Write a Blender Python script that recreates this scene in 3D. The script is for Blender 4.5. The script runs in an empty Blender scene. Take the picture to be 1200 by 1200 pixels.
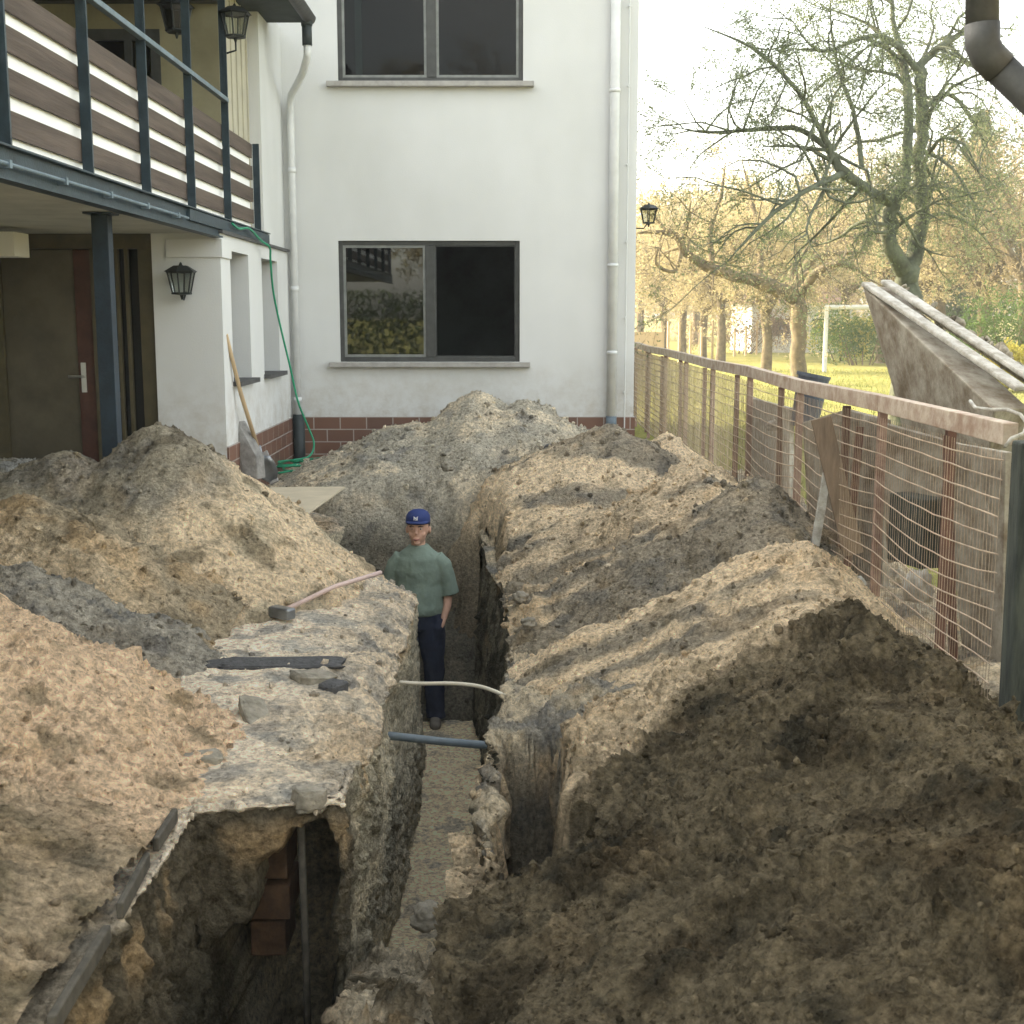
import bpy, math, random
import numpy as np
from mathutils import Vector, Matrix, Euler
random.seed(7); RNG = np.random.default_rng(7)
R = math.radians
scn = bpy.context.scene
C = bpy.data.collections.new('scene'); scn.collection.children.link(C)

# ------------------------------------------------------------------ camera
CAMZ = 1.65; F = 1500.0; TH = math.atan(230.0/1500.0)
cam_d = bpy.data.cameras.new('camera'); cam = bpy.data.objects.new('camera', cam_d); C.objects.link(cam)
cam_d.sensor_width = 36; cam_d.lens = 45.0; cam_d.clip_end = 2000; cam_d.clip_start = .05
cam.location = (0, 0, CAMZ); cam.rotation_euler = (R(90)-TH, 0, 0)
scn.camera = cam
cam_d.dof.use_dof = True; cam_d.dof.focus_distance = 9.0; cam_d.dof.aperture_fstop = 9.0

def W(px, py, d):
    """photo pixel (1200 square) at distance d along +Y -> world point"""
    dx = px-600; u = 600-py
    y = F*math.cos(TH)+u*math.sin(TH); z = -F*math.sin(TH)+u*math.cos(TH)
    k = d/y
    return Vector((dx*k, d, CAMZ+z*k))
def WZ(px, py, z0):
    dx = px-600; u = 600-py
    y = F*math.cos(TH)+u*math.sin(TH); z = -F*math.sin(TH)+u*math.cos(TH)
    k = (z0-CAMZ)/z
    return Vector((dx*k, y*k, z0))

# ------------------------------------------------------------------ noise
def _h(ix, iy, iz, seed):
    h = (ix.astype(np.int64)*374761393 + iy.astype(np.int64)*668265263 + iz.astype(np.int64)*2147483647*3 + seed*974634777) & 0xffffffff
    h = ((h ^ (h >> 13))*1274126177) & 0xffffffff
    h = ((h ^ (h >> 16))*2246822519) & 0xffffffff
    return h ^ (h >> 15)
def perlin(x, y, z, seed=0):
    x = np.asarray(x, float); y = np.asarray(y, float); z = np.asarray(z, float)
    x, y, z = np.broadcast_arrays(x, y, z)
    ix = np.floor(x); iy = np.floor(y); iz = np.floor(z)
    fx = x-ix; fy = y-iy; fz = z-iz
    ux = fx*fx*fx*(fx*(fx*6-15)+10); uy = fy*fy*fy*(fy*(fy*6-15)+10); uz = fz*fz*fz*(fz*(fz*6-15)+10)
    out = 0
    for a in (0, 1):
        for b in (0, 1):
            for c in (0, 1):
                h = _h(ix+a, iy+b, iz+c, seed)
                gx = ((h & 1023)/511.5-1); gy = (((h >> 10) & 1023)/511.5-1); gz = (((h >> 20) & 1023)/511.5-1)
                v = gx*(fx-a)+gy*(fy-b)+gz*(fz-c)
                w = (ux if a else 1-ux)*(uy if b else 1-uy)*(uz if c else 1-uz)
                out = out+v*w
    return out*1.3
def fbm(x, y, z, s=1.0, octv=3, seed=0, gain=.5):
    o = 0; a = 1; t = 0
    for k in range(octv):
        o = o+a*perlin(np.asarray(x)*s, np.asarray(y)*s, np.asarray(z)*s, seed+k); t += a
        a *= gain; s *= 2.03
    return o/t
def billow(x, y, z, s, octv, seed, gain=.55):
    o = 0; a = 1; t = 0
    for k in range(octv):
        o = o+a*(np.abs(perlin(np.asarray(x)*s, np.asarray(y)*s, np.asarray(z)*s, seed+k))*2.2-.5); t += a
        a *= gain; s *= 2.1
    return o/t
def sstep(a, b, x): 
    t = np.clip((x-a)/(b-a), 0, 1); return t*t*(3-2*t)

# ------------------------------------------------------------------ tagging
ORG = {}
def tag(o, label=None, cat=None, group=None, kind=None):
    if label: o['label'] = label
    if cat: o['category'] = cat
    if group: o['group'] = group
    if kind: o['kind'] = kind
    return o
def thing(name, loc, label, cat, group=None):
    o = bpy.data.objects.new(name, None); C.objects.link(o); o.location = loc; o.empty_display_size = .1
    ORG[o.name] = Vector(loc)
    return tag(o, label, cat, group)

class MB:
    def __init__(s): s.v = []; s.f = []
    def add(s, vs, fs):
        n = len(s.v); s.v.extend([tuple(v) for v in vs]); s.f.extend([tuple(i+n for i in f) for f in fs]); return s
    def box(s, x0, x1, y0, y1, z0, z1):
        vs = [(x0,y0,z0),(x1,y0,z0),(x1,y1,z0),(x0,y1,z0),(x0,y0,z1),(x1,y0,z1),(x1,y1,z1),(x0,y1,z1)]
        return s.add(vs, [(0,3,2,1),(4,5,6,7),(0,1,5,4),(1,2,6,5),(2,3,7,6),(3,0,4,7)])
    def obox(s, c, size, rot=(0,0,0)):
        m = Euler(rot).to_matrix(); hx, hy, hz = [a/2 for a in size]; c = Vector(c)
        vs = [c+m@Vector((sx*hx, sy*hy, sz*hz)) for sx, sy, sz in ((-1,-1,-1),(1,-1,-1),(1,1,-1),(-1,1,-1),(-1,-1,1),(1,-1,1),(1,1,1),(-1,1,1))]
        return s.add(vs, [(0,3,2,1),(4,5,6,7),(0,1,5,4),(1,2,6,5),(2,3,7,6),(3,0,4,7)])
    def beam(s, a, b, w, h, up=(0,0,1)):
        a = Vector(a); b = Vector(b); t = (b-a).normalized(); u = Vector(up); sd = t.cross(u)
        if sd.length < 1e-4: sd = t.cross(Vector((0,1,0)))
        sd.normalize(); u = sd.cross(t)
        vs = [p+sd*(i*w/2)+u*(j*h/2) for p in (a, b) for i, j in ((-1,-1),(1,-1),(1,1),(-1,1))]
        return s.add(vs, [(0,3,2,1),(4,5,6,7),(0,1,5,4),(1,2,6,5),(2,3,7,6),(3,0,4,7)])
    def tube(s, pts, rad, n=8, caps=True, flat=1.0):
        pts = [Vector(p) for p in pts]
        if not hasattr(rad, '__len__'): rad = [rad]*len(pts)
        base = len(s.v); u = None
        for i, p in enumerate(pts):
            t = (pts[min(i+1, len(pts)-1)]-pts[max(i-1, 0)])
            if t.length < 1e-9: t = Vector((0,0,1))
            t.normalize()
            if u is None:
                u = t.cross(Vector((0,0,1)))
                if u.length < 1e-3: u = t.cross(Vector((0,1,0)))
            u = (u-t*u.dot(t)); u.normalize(); w = t.cross(u)
            for k in range(n):
                a = 2*math.pi*k/n
                s.v.append(tuple(p+(u*math.cos(a)+w*math.sin(a)*flat)*rad[i]))
        for i in range(len(pts)-1):
            for k in range(n):
                a = base+i*n+k; b = base+i*n+(k+1) % n
                s.f.append((a, b, b+n, a+n))
        if caps:
            s.f.append(tuple(base+k for k in range(n))[::-1])
            s.f.append(tuple(base+(len(pts)-1)*n+k for k in range(n)))
        return s
    def rings(s, rs, n=20):
        """rs: (cx,cy,cz,rx,ry) horizontal ellipses"""
        base = len(s.v)
        for (cx, cy, cz, rx, ry) in rs:
            for k in range(n):
                a = 2*math.pi*k/n; s.v.append((cx+rx*math.cos(a), cy+ry*math.sin(a), cz))
        for i in range(len(rs)-1):
            for k in range(n):
                a = base+i*n+k; b = base+i*n+(k+1) % n
                s.f.append((a, b, b+n, a+n))
        s.f.append(tuple(base+k for k in range(n))[::-1]); s.f.append(tuple(base+(len(rs)-1)*n+k for k in range(n)))
        return s
    def ball(s, c, r, n=12, m=8):
        rx, ry, rz = r if hasattr(r, '__len__') else (r, r, r)
        base = len(s.v); c = Vector(c)
        for i in range(1, m):
            th = math.pi*i/m
            for k in range(n):
                a = 2*math.pi*k/n
                s.v.append((c.x+rx*math.sin(th)*math.cos(a), c.y+ry*math.sin(th)*math.sin(a), c.z+rz*math.cos(th)))
        t = len(s.v); s.v.append((c.x, c.y, c.z+rz)); s.v.append((c.x, c.y, c.z-rz))
        for i in range(m-2):
            for k in range(n):
                a = base+i*n+k; b = base+i*n+(k+1) % n
                s.f.append((a, a+n, b+n, b))
        for k in range(n):
            s.f.append((t, base+k, base+(k+1) % n)); s.f.append((t+1, base+(m-2)*n+(k+1) % n, base+(m-2)*n+k))
        return s
    def prism(s, poly, ext):
        """poly: 3d points of a planar outline, extruded by vector ext"""
        n = len(poly); e = Vector(ext); vs = [Vector(p) for p in poly]+[Vector(p)+e for p in poly]
        return s.add(vs, [tuple(range(n))[::-1], tuple(range(n, 2*n))]+[(i, (i+1) % n, n+(i+1) % n, n+i) for i in range(n)])
    def build(s, name, mat, parent=None, origin=None, smooth=False, bevel=0, label=None):
        if parent is not None: L = ORG[parent.name]
        elif origin is not None: L = Vector(origin)
        else:
            a = np.array(s.v); L = Vector(((a[:,0].min()+a[:,0].max())/2, (a[:,1].min()+a[:,1].max())/2, a[:,2].min()))
        me = bpy.data.meshes.new(name)
        me.from_pydata([(v[0]-L.x, v[1]-L.y, v[2]-L.z) for v in s.v], [], s.f); me.update()
        o = bpy.data.objects.new(name, me); C.objects.link(o)
        if parent is not None: o.parent = parent
        else: o.location = L
        ORG[o.name] = L
        me.materials.append(mat)
        if smooth: me.polygons.foreach_set('use_smooth', [True]*len(me.polygons))
        if bevel:
            b = o.modifiers.new('bevel', 'BEVEL'); b.width = bevel; b.segments = 2; b.limit_method = 'ANGLE'; b.angle_limit = R(40)
        if label: o['label'] = label
        return o

def np_mesh(name, P, Q, mat, col=None, origin=(0,0,0), smooth=True, parent=None):
    """P (n,3) float, Q (m,4) or (m,3) int"""
    L = ORG[parent.name] if parent is not None else Vector(origin)
    P = P-np.array(L)[None, :]
    me = bpy.data.meshes.new(name); k = Q.shape[1]
    me.vertices.add(len(P)); me.vertices.foreach_set('co', P.astype(np.float32).ravel())
    me.loops.add(Q.size); me.loops.foreach_set('vertex_index', Q.astype(np.int32).ravel())
    me.polygons.add(len(Q)); me.polygons.foreach_set('loop_start', np.arange(0, Q.size, k, dtype=np.int32))
    me.polygons.foreach_set('loop_total', np.full(len(Q), k, dtype=np.int32))
    me.polygons.foreach_set('use_smooth', np.full(len(Q), smooth))
    me.update(calc_edges=True)
    if col is not None:
        at = me.color_attributes.new('Col', 'FLOAT_COLOR', 'POINT')
        at.data.foreach_set('color', np.concatenate([col, np.ones((len(col), 1))], 1).astype(np.float32).ravel())
    me.materials.append(mat)
    o = bpy.data.objects.new(name, me); C.objects.link(o)
    if parent is not None: o.parent = parent
    else: o.location = L
    ORG[o.name] = L
    return o

# ------------------------------------------------------------------ materials
def newmat(name):
    m = bpy.data.materials.new(name); m.use_nodes = True; nt = m.node_tree
    return m, nt, nt.nodes['Principled BSDF']
def N(nt, t, **kw):
    n = nt.nodes.new(t)
    for k, v in kw.items():
        if k in n.inputs.keys(): n.inputs[k].default_value = v
        else: setattr(n, k, v)
    return n
def mat(name, col, rough=.7, metal=0, var=.25, vs=6.0, bump=.0, bs=40.0, col2=None, spec=.3, stretch=None):
    m, nt, p = newmat(name); L = nt.links.new
    tc = N(nt, 'ShaderNodeTexCoord'); vec = tc.outputs['Object']
    if stretch:
        mp = N(nt, 'ShaderNodeMapping'); mp.inputs['Scale'].default_value = stretch; L(vec, mp.inputs[0]); vec = mp.outputs[0]
    n1 = N(nt, 'ShaderNodeTexNoise', Scale=vs, Detail=6.0, Roughness=.65); L(vec, n1.inputs['Vector'])
    rp = N(nt, 'ShaderNodeValToRGB'); L(n1.outputs['Fac'], rp.inputs[0])
    c2 = col2 or tuple(c*(1-var) for c in col)
    rp.color_ramp.elements[0].position = .35; rp.color_ramp.elements[1].position = .62
    rp.color_ramp.elements[0].color = (*c2, 1); rp.color_ramp.elements[1].color = (*col, 1)
    L(rp.outputs[0], p.inputs['Base Color'])
    p.inputs['Roughness'].default_value = rough; p.inputs['Metallic'].default_value = metal
    p.inputs['Specular IOR Level'].default_value = spec
    if bump:
        n2 = N(nt, 'ShaderNodeTexNoise', Scale=bs, Detail=5.0); L(vec, n2.inputs['Vector'])
        b = N(nt, 'ShaderNodeBump', Strength=bump, Distance=.01); L(n2.outputs['Fac'], b.inputs['Height']); L(b.outputs[0], p.inputs['Normal'])
    return m
def soil_mat():
    m, nt, p = newmat('soil'); L = nt.links.new
    at = N(nt, 'ShaderNodeAttribute', attribute_name='Col')
    g = N(nt, 'ShaderNodeNewGeometry')
    n1 = N(nt, 'ShaderNodeTexNoise', Scale=34.0, Detail=8.0, Roughness=.75); L(g.outputs['Position'], n1.inputs['Vector'])
    mr = N(nt, 'ShaderNodeMapRange'); mr.inputs['From Min'].default_value = .32; mr.inputs['From Max'].default_value = .68
    mr.inputs['To Min'].default_value = .46; mr.inputs['To Max'].default_value = 2.05; L(n1.outputs['Fac'], mr.inputs[0])
    mx = N(nt, 'ShaderNodeVectorMath', operation='SCALE'); L(at.outputs['Color'], mx.inputs[0]); L(mr.outputs[0], mx.inputs['Scale'])
    L(mx.outputs[0], p.inputs['Base Color'])
    p.inputs['Roughness'].default_value = 1; p.inputs['Specular IOR Level'].default_value = .05
    n2 = N(nt, 'ShaderNodeTexNoise', Scale=55.0, Detail=7.0, Roughness=.7); L(g.outputs['Position'], n2.inputs['Vector'])
    b = N(nt, 'ShaderNodeBump', Strength=1.0, Distance=.045); L(n2.outputs['Fac'], b.inputs['Height']); L(b.outputs[0], p.inputs['Normal'])
    return m
SOIL = soil_mat()
def plaster(name, col, dirt):
    m, nt, p = newmat(name); L = nt.links.new
    g = N(nt, 'ShaderNodeNewGeometry')
    n1 = N(nt, 'ShaderNodeTexNoise', Scale=1.3, Detail=5.0, Roughness=.6); L(g.outputs['Position'], n1.inputs['Vector'])
    mp = N(nt, 'ShaderNodeMapping'); mp.inputs['Scale'].default_value = (2.5, 2.5, .8); L(g.outputs['Position'], mp.inputs[0])
    n3 = N(nt, 'ShaderNodeTexNoise', Scale=1.0, Detail=4.0); L(mp.outputs[0], n3.inputs['Vector'])
    ad = N(nt, 'ShaderNodeMath', operation='ADD'); L(n1.outputs['Fac'], ad.inputs[0]); L(n3.outputs['Fac'], ad.inputs[1])
    rp = N(nt, 'ShaderNodeMapRange'); rp.inputs['From Min'].default_value = .8; rp.inputs['From Max'].default_value = 1.35
    L(ad.outputs[0], rp.inputs[0])
    mx = N(nt, 'ShaderNodeMix', data_type='RGBA'); mx.inputs['A'].default_value = (*col, 1); mx.inputs['B'].default_value = (*dirt, 1)
    L(rp.outputs[0], mx.inputs['Factor'])
    sz = N(nt, 'ShaderNodeSeparateXYZ'); L(g.outputs['Position'], sz.inputs[0])
    n4 = N(nt, 'ShaderNodeTexNoise', Scale=5.0, Detail=6.0, Roughness=.75); L(g.outputs['Position'], n4.inputs['Vector'])
    zz = N(nt, 'ShaderNodeMapRange'); zz.inputs['From Min'].default_value = 1.25; zz.inputs['From Max'].default_value = .4; zz.inputs['To Min'].default_value = 0; zz.inputs['To Max'].default_value = 1.1; L(sz.outputs[2], zz.inputs[0])
    ns = N(nt, 'ShaderNodeMapRange'); ns.inputs['From Min'].default_value = .42; ns.inputs['From Max'].default_value = .75; L(n4.outputs['Fac'], ns.inputs[0])
    mu = N(nt, 'ShaderNodeMath', operation='MULTIPLY', use_clamp=True); L(zz.outputs[0], mu.inputs[0]); L(ns.outputs[0], mu.inputs[1])
    m2 = N(nt, 'ShaderNodeMix', data_type='RGBA'); m2.inputs['B'].default_value = (.36,.31,.24,1); L(mx.outputs['Result'], m2.inputs['A']); L(mu.outputs[0], m2.inputs['Factor'])
    L(m2.outputs['Result'], p.inputs['Base Color'])
    p.inputs['Roughness'].default_value = .9; p.inputs['Specular IOR Level'].default_value = .15
    n2 = N(nt, 'ShaderNodeTexNoise', Scale=90.0, Detail=4.0); L(g.outputs['Position'], n2.inputs['Vector'])
    b = N(nt, 'ShaderNodeBump', Strength=.35, Distance=.004); L(n2.outputs['Fac'], b.inputs['Height']); L(b.outputs[0], p.inputs['Normal'])
    return m
PLASTER = plaster('white_plaster', (.60,.605,.59), (.55,.555,.535))
PLASTER_C = plaster('cream_plaster', (.74,.72,.64), (.62,.60,.52))
def brickmat():
    m, nt, p = newmat('brick_tiles'); L = nt.links.new
    g = N(nt, 'ShaderNodeNewGeometry'); sp = N(nt, 'ShaderNodeSeparateXYZ'); L(g.outputs['Position'], sp.inputs[0])
    ad = N(nt, 'ShaderNodeMath', operation='ADD'); L(sp.outputs[0], ad.inputs[0]); L(sp.outputs[1], ad.inputs[1])
    cb = N(nt, 'ShaderNodeCombineXYZ'); L(ad.outputs[0], cb.inputs[0]); 
    z = N(nt, 'ShaderNodeMath', operation='SUBTRACT'); L(sp.outputs[2], z.inputs[0]); z.inputs[1].default_value = .588; L(z.outputs[0], cb.inputs[1])
    b = N(nt, 'ShaderNodeTexBrick', Scale=1.0); L(cb.outputs[0], b.inputs['Vector'])
    b.inputs['Brick Width'].default_value = .28; b.inputs['Row Height'].default_value = .132; b.inputs['Mortar Size'].default_value = .006
    b.inputs['Color1'].default_value = (.165,.08,.05,1); b.inputs['Color2'].default_value = (.12,.062,.042,1); b.inputs['Mortar'].default_value = (.32,.28,.25,1)
    L(b.outputs['Color'], p.inputs['Base Color']); p.inputs['Roughness'].default_value = .55
    bp = N(nt, 'ShaderNodeBump', Strength=.5, Distance=.004, invert=True); L(b.outputs['Fac'], bp.inputs['Height']); L(bp.outputs[0], p.inputs['Normal'])
    return m
BRICK = brickmat()
def glassmat(name, rough=.02, tint=(.35,.4,.38), mult=.5):
    m, nt, p = newmat(name); L = nt.links.new
    nt.nodes.remove(p)
    gl = N(nt, 'ShaderNodeBsdfGlossy', Roughness=rough); gl.inputs['Color'].default_value = (1,1,1,1)
    tr = N(nt, 'ShaderNodeBsdfTransparent'); tr.inputs['Color'].default_value = (*tint, 1)
    fr = N(nt, 'ShaderNodeFresnel', IOR=1.5)
    ml = N(nt, 'ShaderNodeMath', operation='MULTIPLY'); L(fr.outputs[0], ml.inputs[0]); ml.inputs[1].default_value = mult
    mx = N(nt, 'ShaderNodeMixShader'); L(ml.outputs[0], mx.inputs[0]); L(tr.outputs[0], mx.inputs[1]); L(gl.outputs[0], mx.inputs[2])
    L(mx.outputs[0], nt.nodes['Material Output'].inputs['Surface'])
    return m
GLASS = glassmat('window_glass')
GLASS2 = glassmat('reflecting_glass', mult=1.7)
GLASS3 = glassmat('dull_glass', mult=.25)
LGLASS = glassmat('lantern_glass', .25, (.75,.78,.75))
def leafmat(name, c1, c2):
    m, nt, p = newmat(name); L = nt.links.new; nt.nodes.remove(p)
    g = N(nt, 'ShaderNodeNewGeometry'); oi = N(nt, 'ShaderNodeObjectInfo')
    n = N(nt, 'ShaderNodeTexNoise', Scale=1.1, Detail=5.0, Roughness=.7); L(g.outputs['Position'], n.inputs['Vector'])
    rp = N(nt, 'ShaderNodeValToRGB'); rp.color_ramp.elements[0].position = .35; rp.color_ramp.elements[1].position = .65
    rp.color_ramp.elements[0].color = (*c1, 1); rp.color_ramp.elements[1].color = (*c2, 1); L(n.outputs['Fac'], rp.inputs[0])
    d = N(nt, 'ShaderNodeBsdfDiffuse'); t = N(nt, 'ShaderNodeBsdfTranslucent'); L(rp.outputs[0], d.inputs[0]); L(rp.outputs[0], t.inputs[0])
    mx = N(nt, 'ShaderNodeMixShader'); mx.inputs[0].default_value = .45; L(d.outputs[0], mx.inputs[1]); L(t.outputs[0], mx.inputs[2])
    L(mx.outputs[0], nt.nodes['Material Output'].inputs['Surface'])
    return m
M = dict(
 steel=mat('blue_grey_steel', (.030,.050,.062), .45, .0, .35, 9, .2, 60),
 steel_light=mat('worn_rail_paint', (.16,.21,.24), .5, 0, .3, 8, .15, 60),
 board=mat('weathered_brown_board', (.115,.088,.070), .8, 0, .45, 3, .5, 12, stretch=(1,.25,4)),
 sheet=mat('white_sheet', (.88,.88,.86), .8, 0, .08, 2),
 frame=mat('dark_window_frame', (.060,.062,.058), .5, 0, .3, 12),
 frame_lt=mat('grey_sash_paint', (.22,.23,.215), .5, 0, .3, 12),
 sill=mat('stone_sill', (.36,.345,.32), .8, 0, .25, 10, .2),
 room=mat('dark_room', (.035,.05,.042), .9, 0, .6, 2.2),
 curtain=mat('pale_curtain', (.35,.42,.42), .9, 0, .3, 5),
 zinc=mat('grey_zinc', (.085,.085,.082), .6, .0, .35, 14, .1, 50),
 whitepipe=mat('white_pipe', (.62,.63,.62), .5, 0, .12, 6),
 blackpipe=mat('dark_drain', (.035,.045,.045), .5, 0, .3, 8),
 roof=mat('dark_roof', (.045,.055,.05), .8, 0, .4, 6, .3, 25),
 soffit=mat('balcony_underside', (.50,.49,.42), .9, 0, .2, 3),
 yellow=mat('ochre_loggia_wall', (.33,.30,.19), .9, 0, .25, 2),
 clad=mat('cream_cladding', (.47,.44,.34), .8, 0, .15, 4),
 doorleaf=mat('brown_door_panel', (.105,.090,.058), .42, 0, .35, 3, .15, 30),
 doorwood=mat('red_brown_door_stile', (.085,.036,.024), .5, 0, .4, 6, .15, 30),
 doorframe=mat('olive_door_frame', (.085,.070,.035), .5, 0, .3, 6),
 chrome=mat('door_metal', (.6,.6,.58), .3, .9, .1, 6),
 lantern=mat('black_lantern_metal', (.025,.030,.028), .5, .2, .4, 20, .2, 60),
 rust=mat('rusty_fence_steel', (.36,.25,.20), .75, 0, .45, 14, .3, 60, col2=(.22,.13,.10)),
 rail=mat('fence_top_rail', (.50,.43,.35), .75, 0, .35, 9, .3, 50, col2=(.30,.21,.155)),
 wire=mat('rusty_wire', (.46,.36,.26), .7, 0, .35, 20),
 finewire=mat('grey_wire', (.24,.20,.17), .7, 0, .4, 20),
 greenpost=mat('green_grey_post', (.075,.085,.072), .9, 0, .6, 14, .9, 30, stretch=(1.5,1.5,.25), col2=(.028,.034,.032)),
 concrete=mat('stained_concrete', (.33,.31,.26), .95, 0, .45, 6, .8, 30, col2=(.15,.12,.085)),
 concrete_lt=mat('pale_concrete', (.44,.43,.39), .9, 0, .25, 14, .7, 30, col2=(.24,.225,.19)),
 wood=mat('fresh_wood', (.50,.37,.22), .7, 0, .25, 5, .2, 30, stretch=(1,1,.2)),
 oldwood=mat('old_board', (.27,.20,.14), .85, 0, .4, 5, .4, 20, stretch=(3,3,.4)),
 redwood=mat('red_brown_lath', (.16,.085,.065), .8, 0, .4, 6, .3, 20),
 ply=mat('plywood', (.58,.50,.36), .75, 0, .18, 3, .1, 20, stretch=(1,4,1)),
 metal=mat('shovel_steel', (.30,.32,.34), .35, .8, .3, 10),
 hose=mat('green_hose', (.02,.27,.14), .4, 0, .15, 6),
 red=mat('red_plastic', (.55,.06,.03), .5, 0, .1, 6),
 cable=mat('pale_cable', (.66,.61,.50), .55, 0, .2, 8),
 bluepipe=mat('blue_grey_pipe', (.13,.165,.19), .4, 0, .3, 9),
 pinkwood=mat('pale_pink_handle', (.62,.47,.42), .6, 0, .2, 9),
 stone=mat('grey_stone', (.28,.27,.25), .95, 0, .4, 14, .6, 40),
 asphalt=mat('asphalt_piece', (.10,.10,.10), .95, 0, .4, 30, .8, 60),
 brickred=mat('clay_brick', (.25,.10,.05), .85, 0, .4, 16, .5, 50),
 brickdark=mat('dirty_brick', (.11,.065,.038), .9, 0, .6, 9, .7, 40),
 rust2=mat('grimy_pipe', (.10,.09,.07), .8, 0, .5, 20),
 soilrock=mat('earthy_stone', (.34,.31,.25), 1, 0, .6, 12, .9, 40, col2=(.15,.135,.10)),
 goal=mat('white_goal_paint', (.62,.62,.56), .5, 0, .15, 4),
 tub=mat('blue_grey_plastic', (.085,.10,.13), .5, 0, .2, 6),
 bark=mat('mossy_bark', (.15,.165,.115), .95, 0, .5, 5, .8, 25, col2=(.075,.080,.055)),
 bark2=mat('orchard_bark', (.17,.135,.075), .95, 0, .5, 5, .8, 25, col2=(.075,.060,.035)),
 lawnb=mat('dummy', (.1,.1,.1)),
 leaf_dull=leafmat('dull_green_buds', (.16,.20,.11), (.25,.28,.15)),
 leaf_gold=leafmat('golden_buds', (.31,.265,.145), (.43,.37,.21)),
 leaf_yellow=leafmat('yellow_shrub', (.30,.27,.05), (.45,.40,.10)),
 leaf_green=leafmat('hedge_green', (.06,.11,.035), (.12,.18,.05)),
 leaf_dark=leafmat('conifer_green', (.07,.10,.055), (.12,.15,.08)),
 skin=mat('skin', (.60,.36,.26), .55, 0, .12, 20),
 shirt=mat('sage_tshirt', (.20,.26,.215), .9, 0, .18, 10, .5, 30),
 jeans=mat('navy_trousers', (.022,.030,.058), .9, 0, .3, 10, .4, 40),
 cap=mat('blue_cap', (.022,.04,.15), .8, 0, .15, 20, .1, 60),
 white=mat('white_mark', (.75,.75,.75), .7, 0, .05, 6),
 hair=mat('dark_hair', (.03,.02,.014), .8, 0, .3, 60),
 eye=mat('eye_white', (.5,.48,.45), .3, 0, .05, 6),
 dark=mat('eye_dark', (.02,.015,.012), .3, 0, .1, 6),
 lip=mat('lip', (.30,.11,.09), .5, 0, .1, 30),
 shoe=mat('dusty_shoe', (.20,.18,.15), .8, 0, .3, 20),
)

# ================================================================== TERRAIN
S_ = np.array((.60,.48,.32)); G_ = np.array((.235,.215,.175)); D_ = np.array((.048,.045,.033)); O_ = np.array((.56,.37,.18))
PS = np.array((.72,.53,.35)); GB = np.array((.175,.172,.160)); LG = np.array((.36,.35,.32)); BR = np.array((.135,.110,.070))
def lerp(y, xs, vs): return np.interp(y, xs, vs)
def lipL(Y): return lerp(Y, [0,4.22,4.34,5.5,8,9.15,9.45,10.8,11.1,20], [-1.12,-1.10,-.60,-.60,-.63,-.70,-1.65,-1.75,-1.0,-1.0])
def botL(Y): return lerp(Y, [0,4.22,4.34,5.5,8,9.15,9.45,10.8,11.1,20], [-1.02,-1.00,-.62,-.62,-.62,-.66,-1.55,-1.65,-.95,-.95])
def lipR(Y): return lerp(Y, [0,4,5,6.0,6.5,8,9.0,10,11,20], [-.05,-.05,-.13,-.11,-.05,-.01,-.05,-.2,-.3,-.3])
def botR(Y): return lerp(Y, [0,4,5,6.0,6.6,8,9.0,10,11,20], [-.16,-.14,-.12,-.11,-.13,-.18,-.22,-.3,-.36,-.36])
def pocket_f(X, Y):
    e = .03*np.sin(Y*17)+.02*np.sin(X*31)
    return sstep(-.09, -.03, X+e*.5)*(1-sstep(.19, .27, X+e))*sstep(4.50, 4.8, Y+.25*np.abs(X-.1)+e)*(1-sstep(5.72, 5.98, Y+e))
def HL(X, Y):
    z = -.045+.035*fbm(X, Y, 0, 1.1, 3, 11)
    e = lipL(Y)-X
    z = z-.15*np.exp(-np.clip(e, 0, 9)/.13)*sstep(4.6, 5.2, Y)
    z = z-.22*sstep(8.2, 9.2, Y)*sstep(-1.6, -.75, X)*(1-sstep(9.3, 9.6, Y))
    z = z+.12*sstep(11.2, 12.6, Y)
    return z
def HR(X, Y):
    z = -.34+.36*sstep(-.1, 1.5, X)+.05*fbm(X, Y, 0, 1.6, 3, 13)
    z = z-.16*(1-sstep(4.2, 5.6, Y))
    z = z+.25*sstep(9.8, 11.0, Y)*(1-sstep(0, 1.2, X))
    # side pocket beside the trench
    z = z-.85*pocket_f(X, Y)
    return z
def FZ(X, Y):
    z = lerp(Y, [0,3.0,3.9,4.6,5.1,5.7,6.5,7.1,9,11.1,11.4,20], [-.45,-.47,-.66,-.86,-1.05,-1.38,-1.56,-1.61,-1.64,-1.64,-.10,-.05])
    deep = (1-sstep(-.86, -.60, X))*(1-sstep(4.32, 4.5, Y))
    z = z*(1-deep)+(-1.5)*deep
    return z
Ys = [1.4]
while Ys[-1] < 13.58:
    y = Ys[-1]; st = .0030*y
    if 4.16 < y < 4.40: st = .004
    if 9.1 < y < 9.5: st = .010
    if y > 11.5: st *= 2
    Ys.append(y+st)
Ys = np.array(Ys); nr = len(Ys)
uA = 1-np.linspace(0, 1, 290)**1.0; uA = uA**1.7      # 1 far left -> 0 at the lip
uW = np.linspace(0, 1, 92)[1:-1]
uF = np.linspace(0, 1, 60)
uB = np.linspace(0, 1, 250)**1.25
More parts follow.
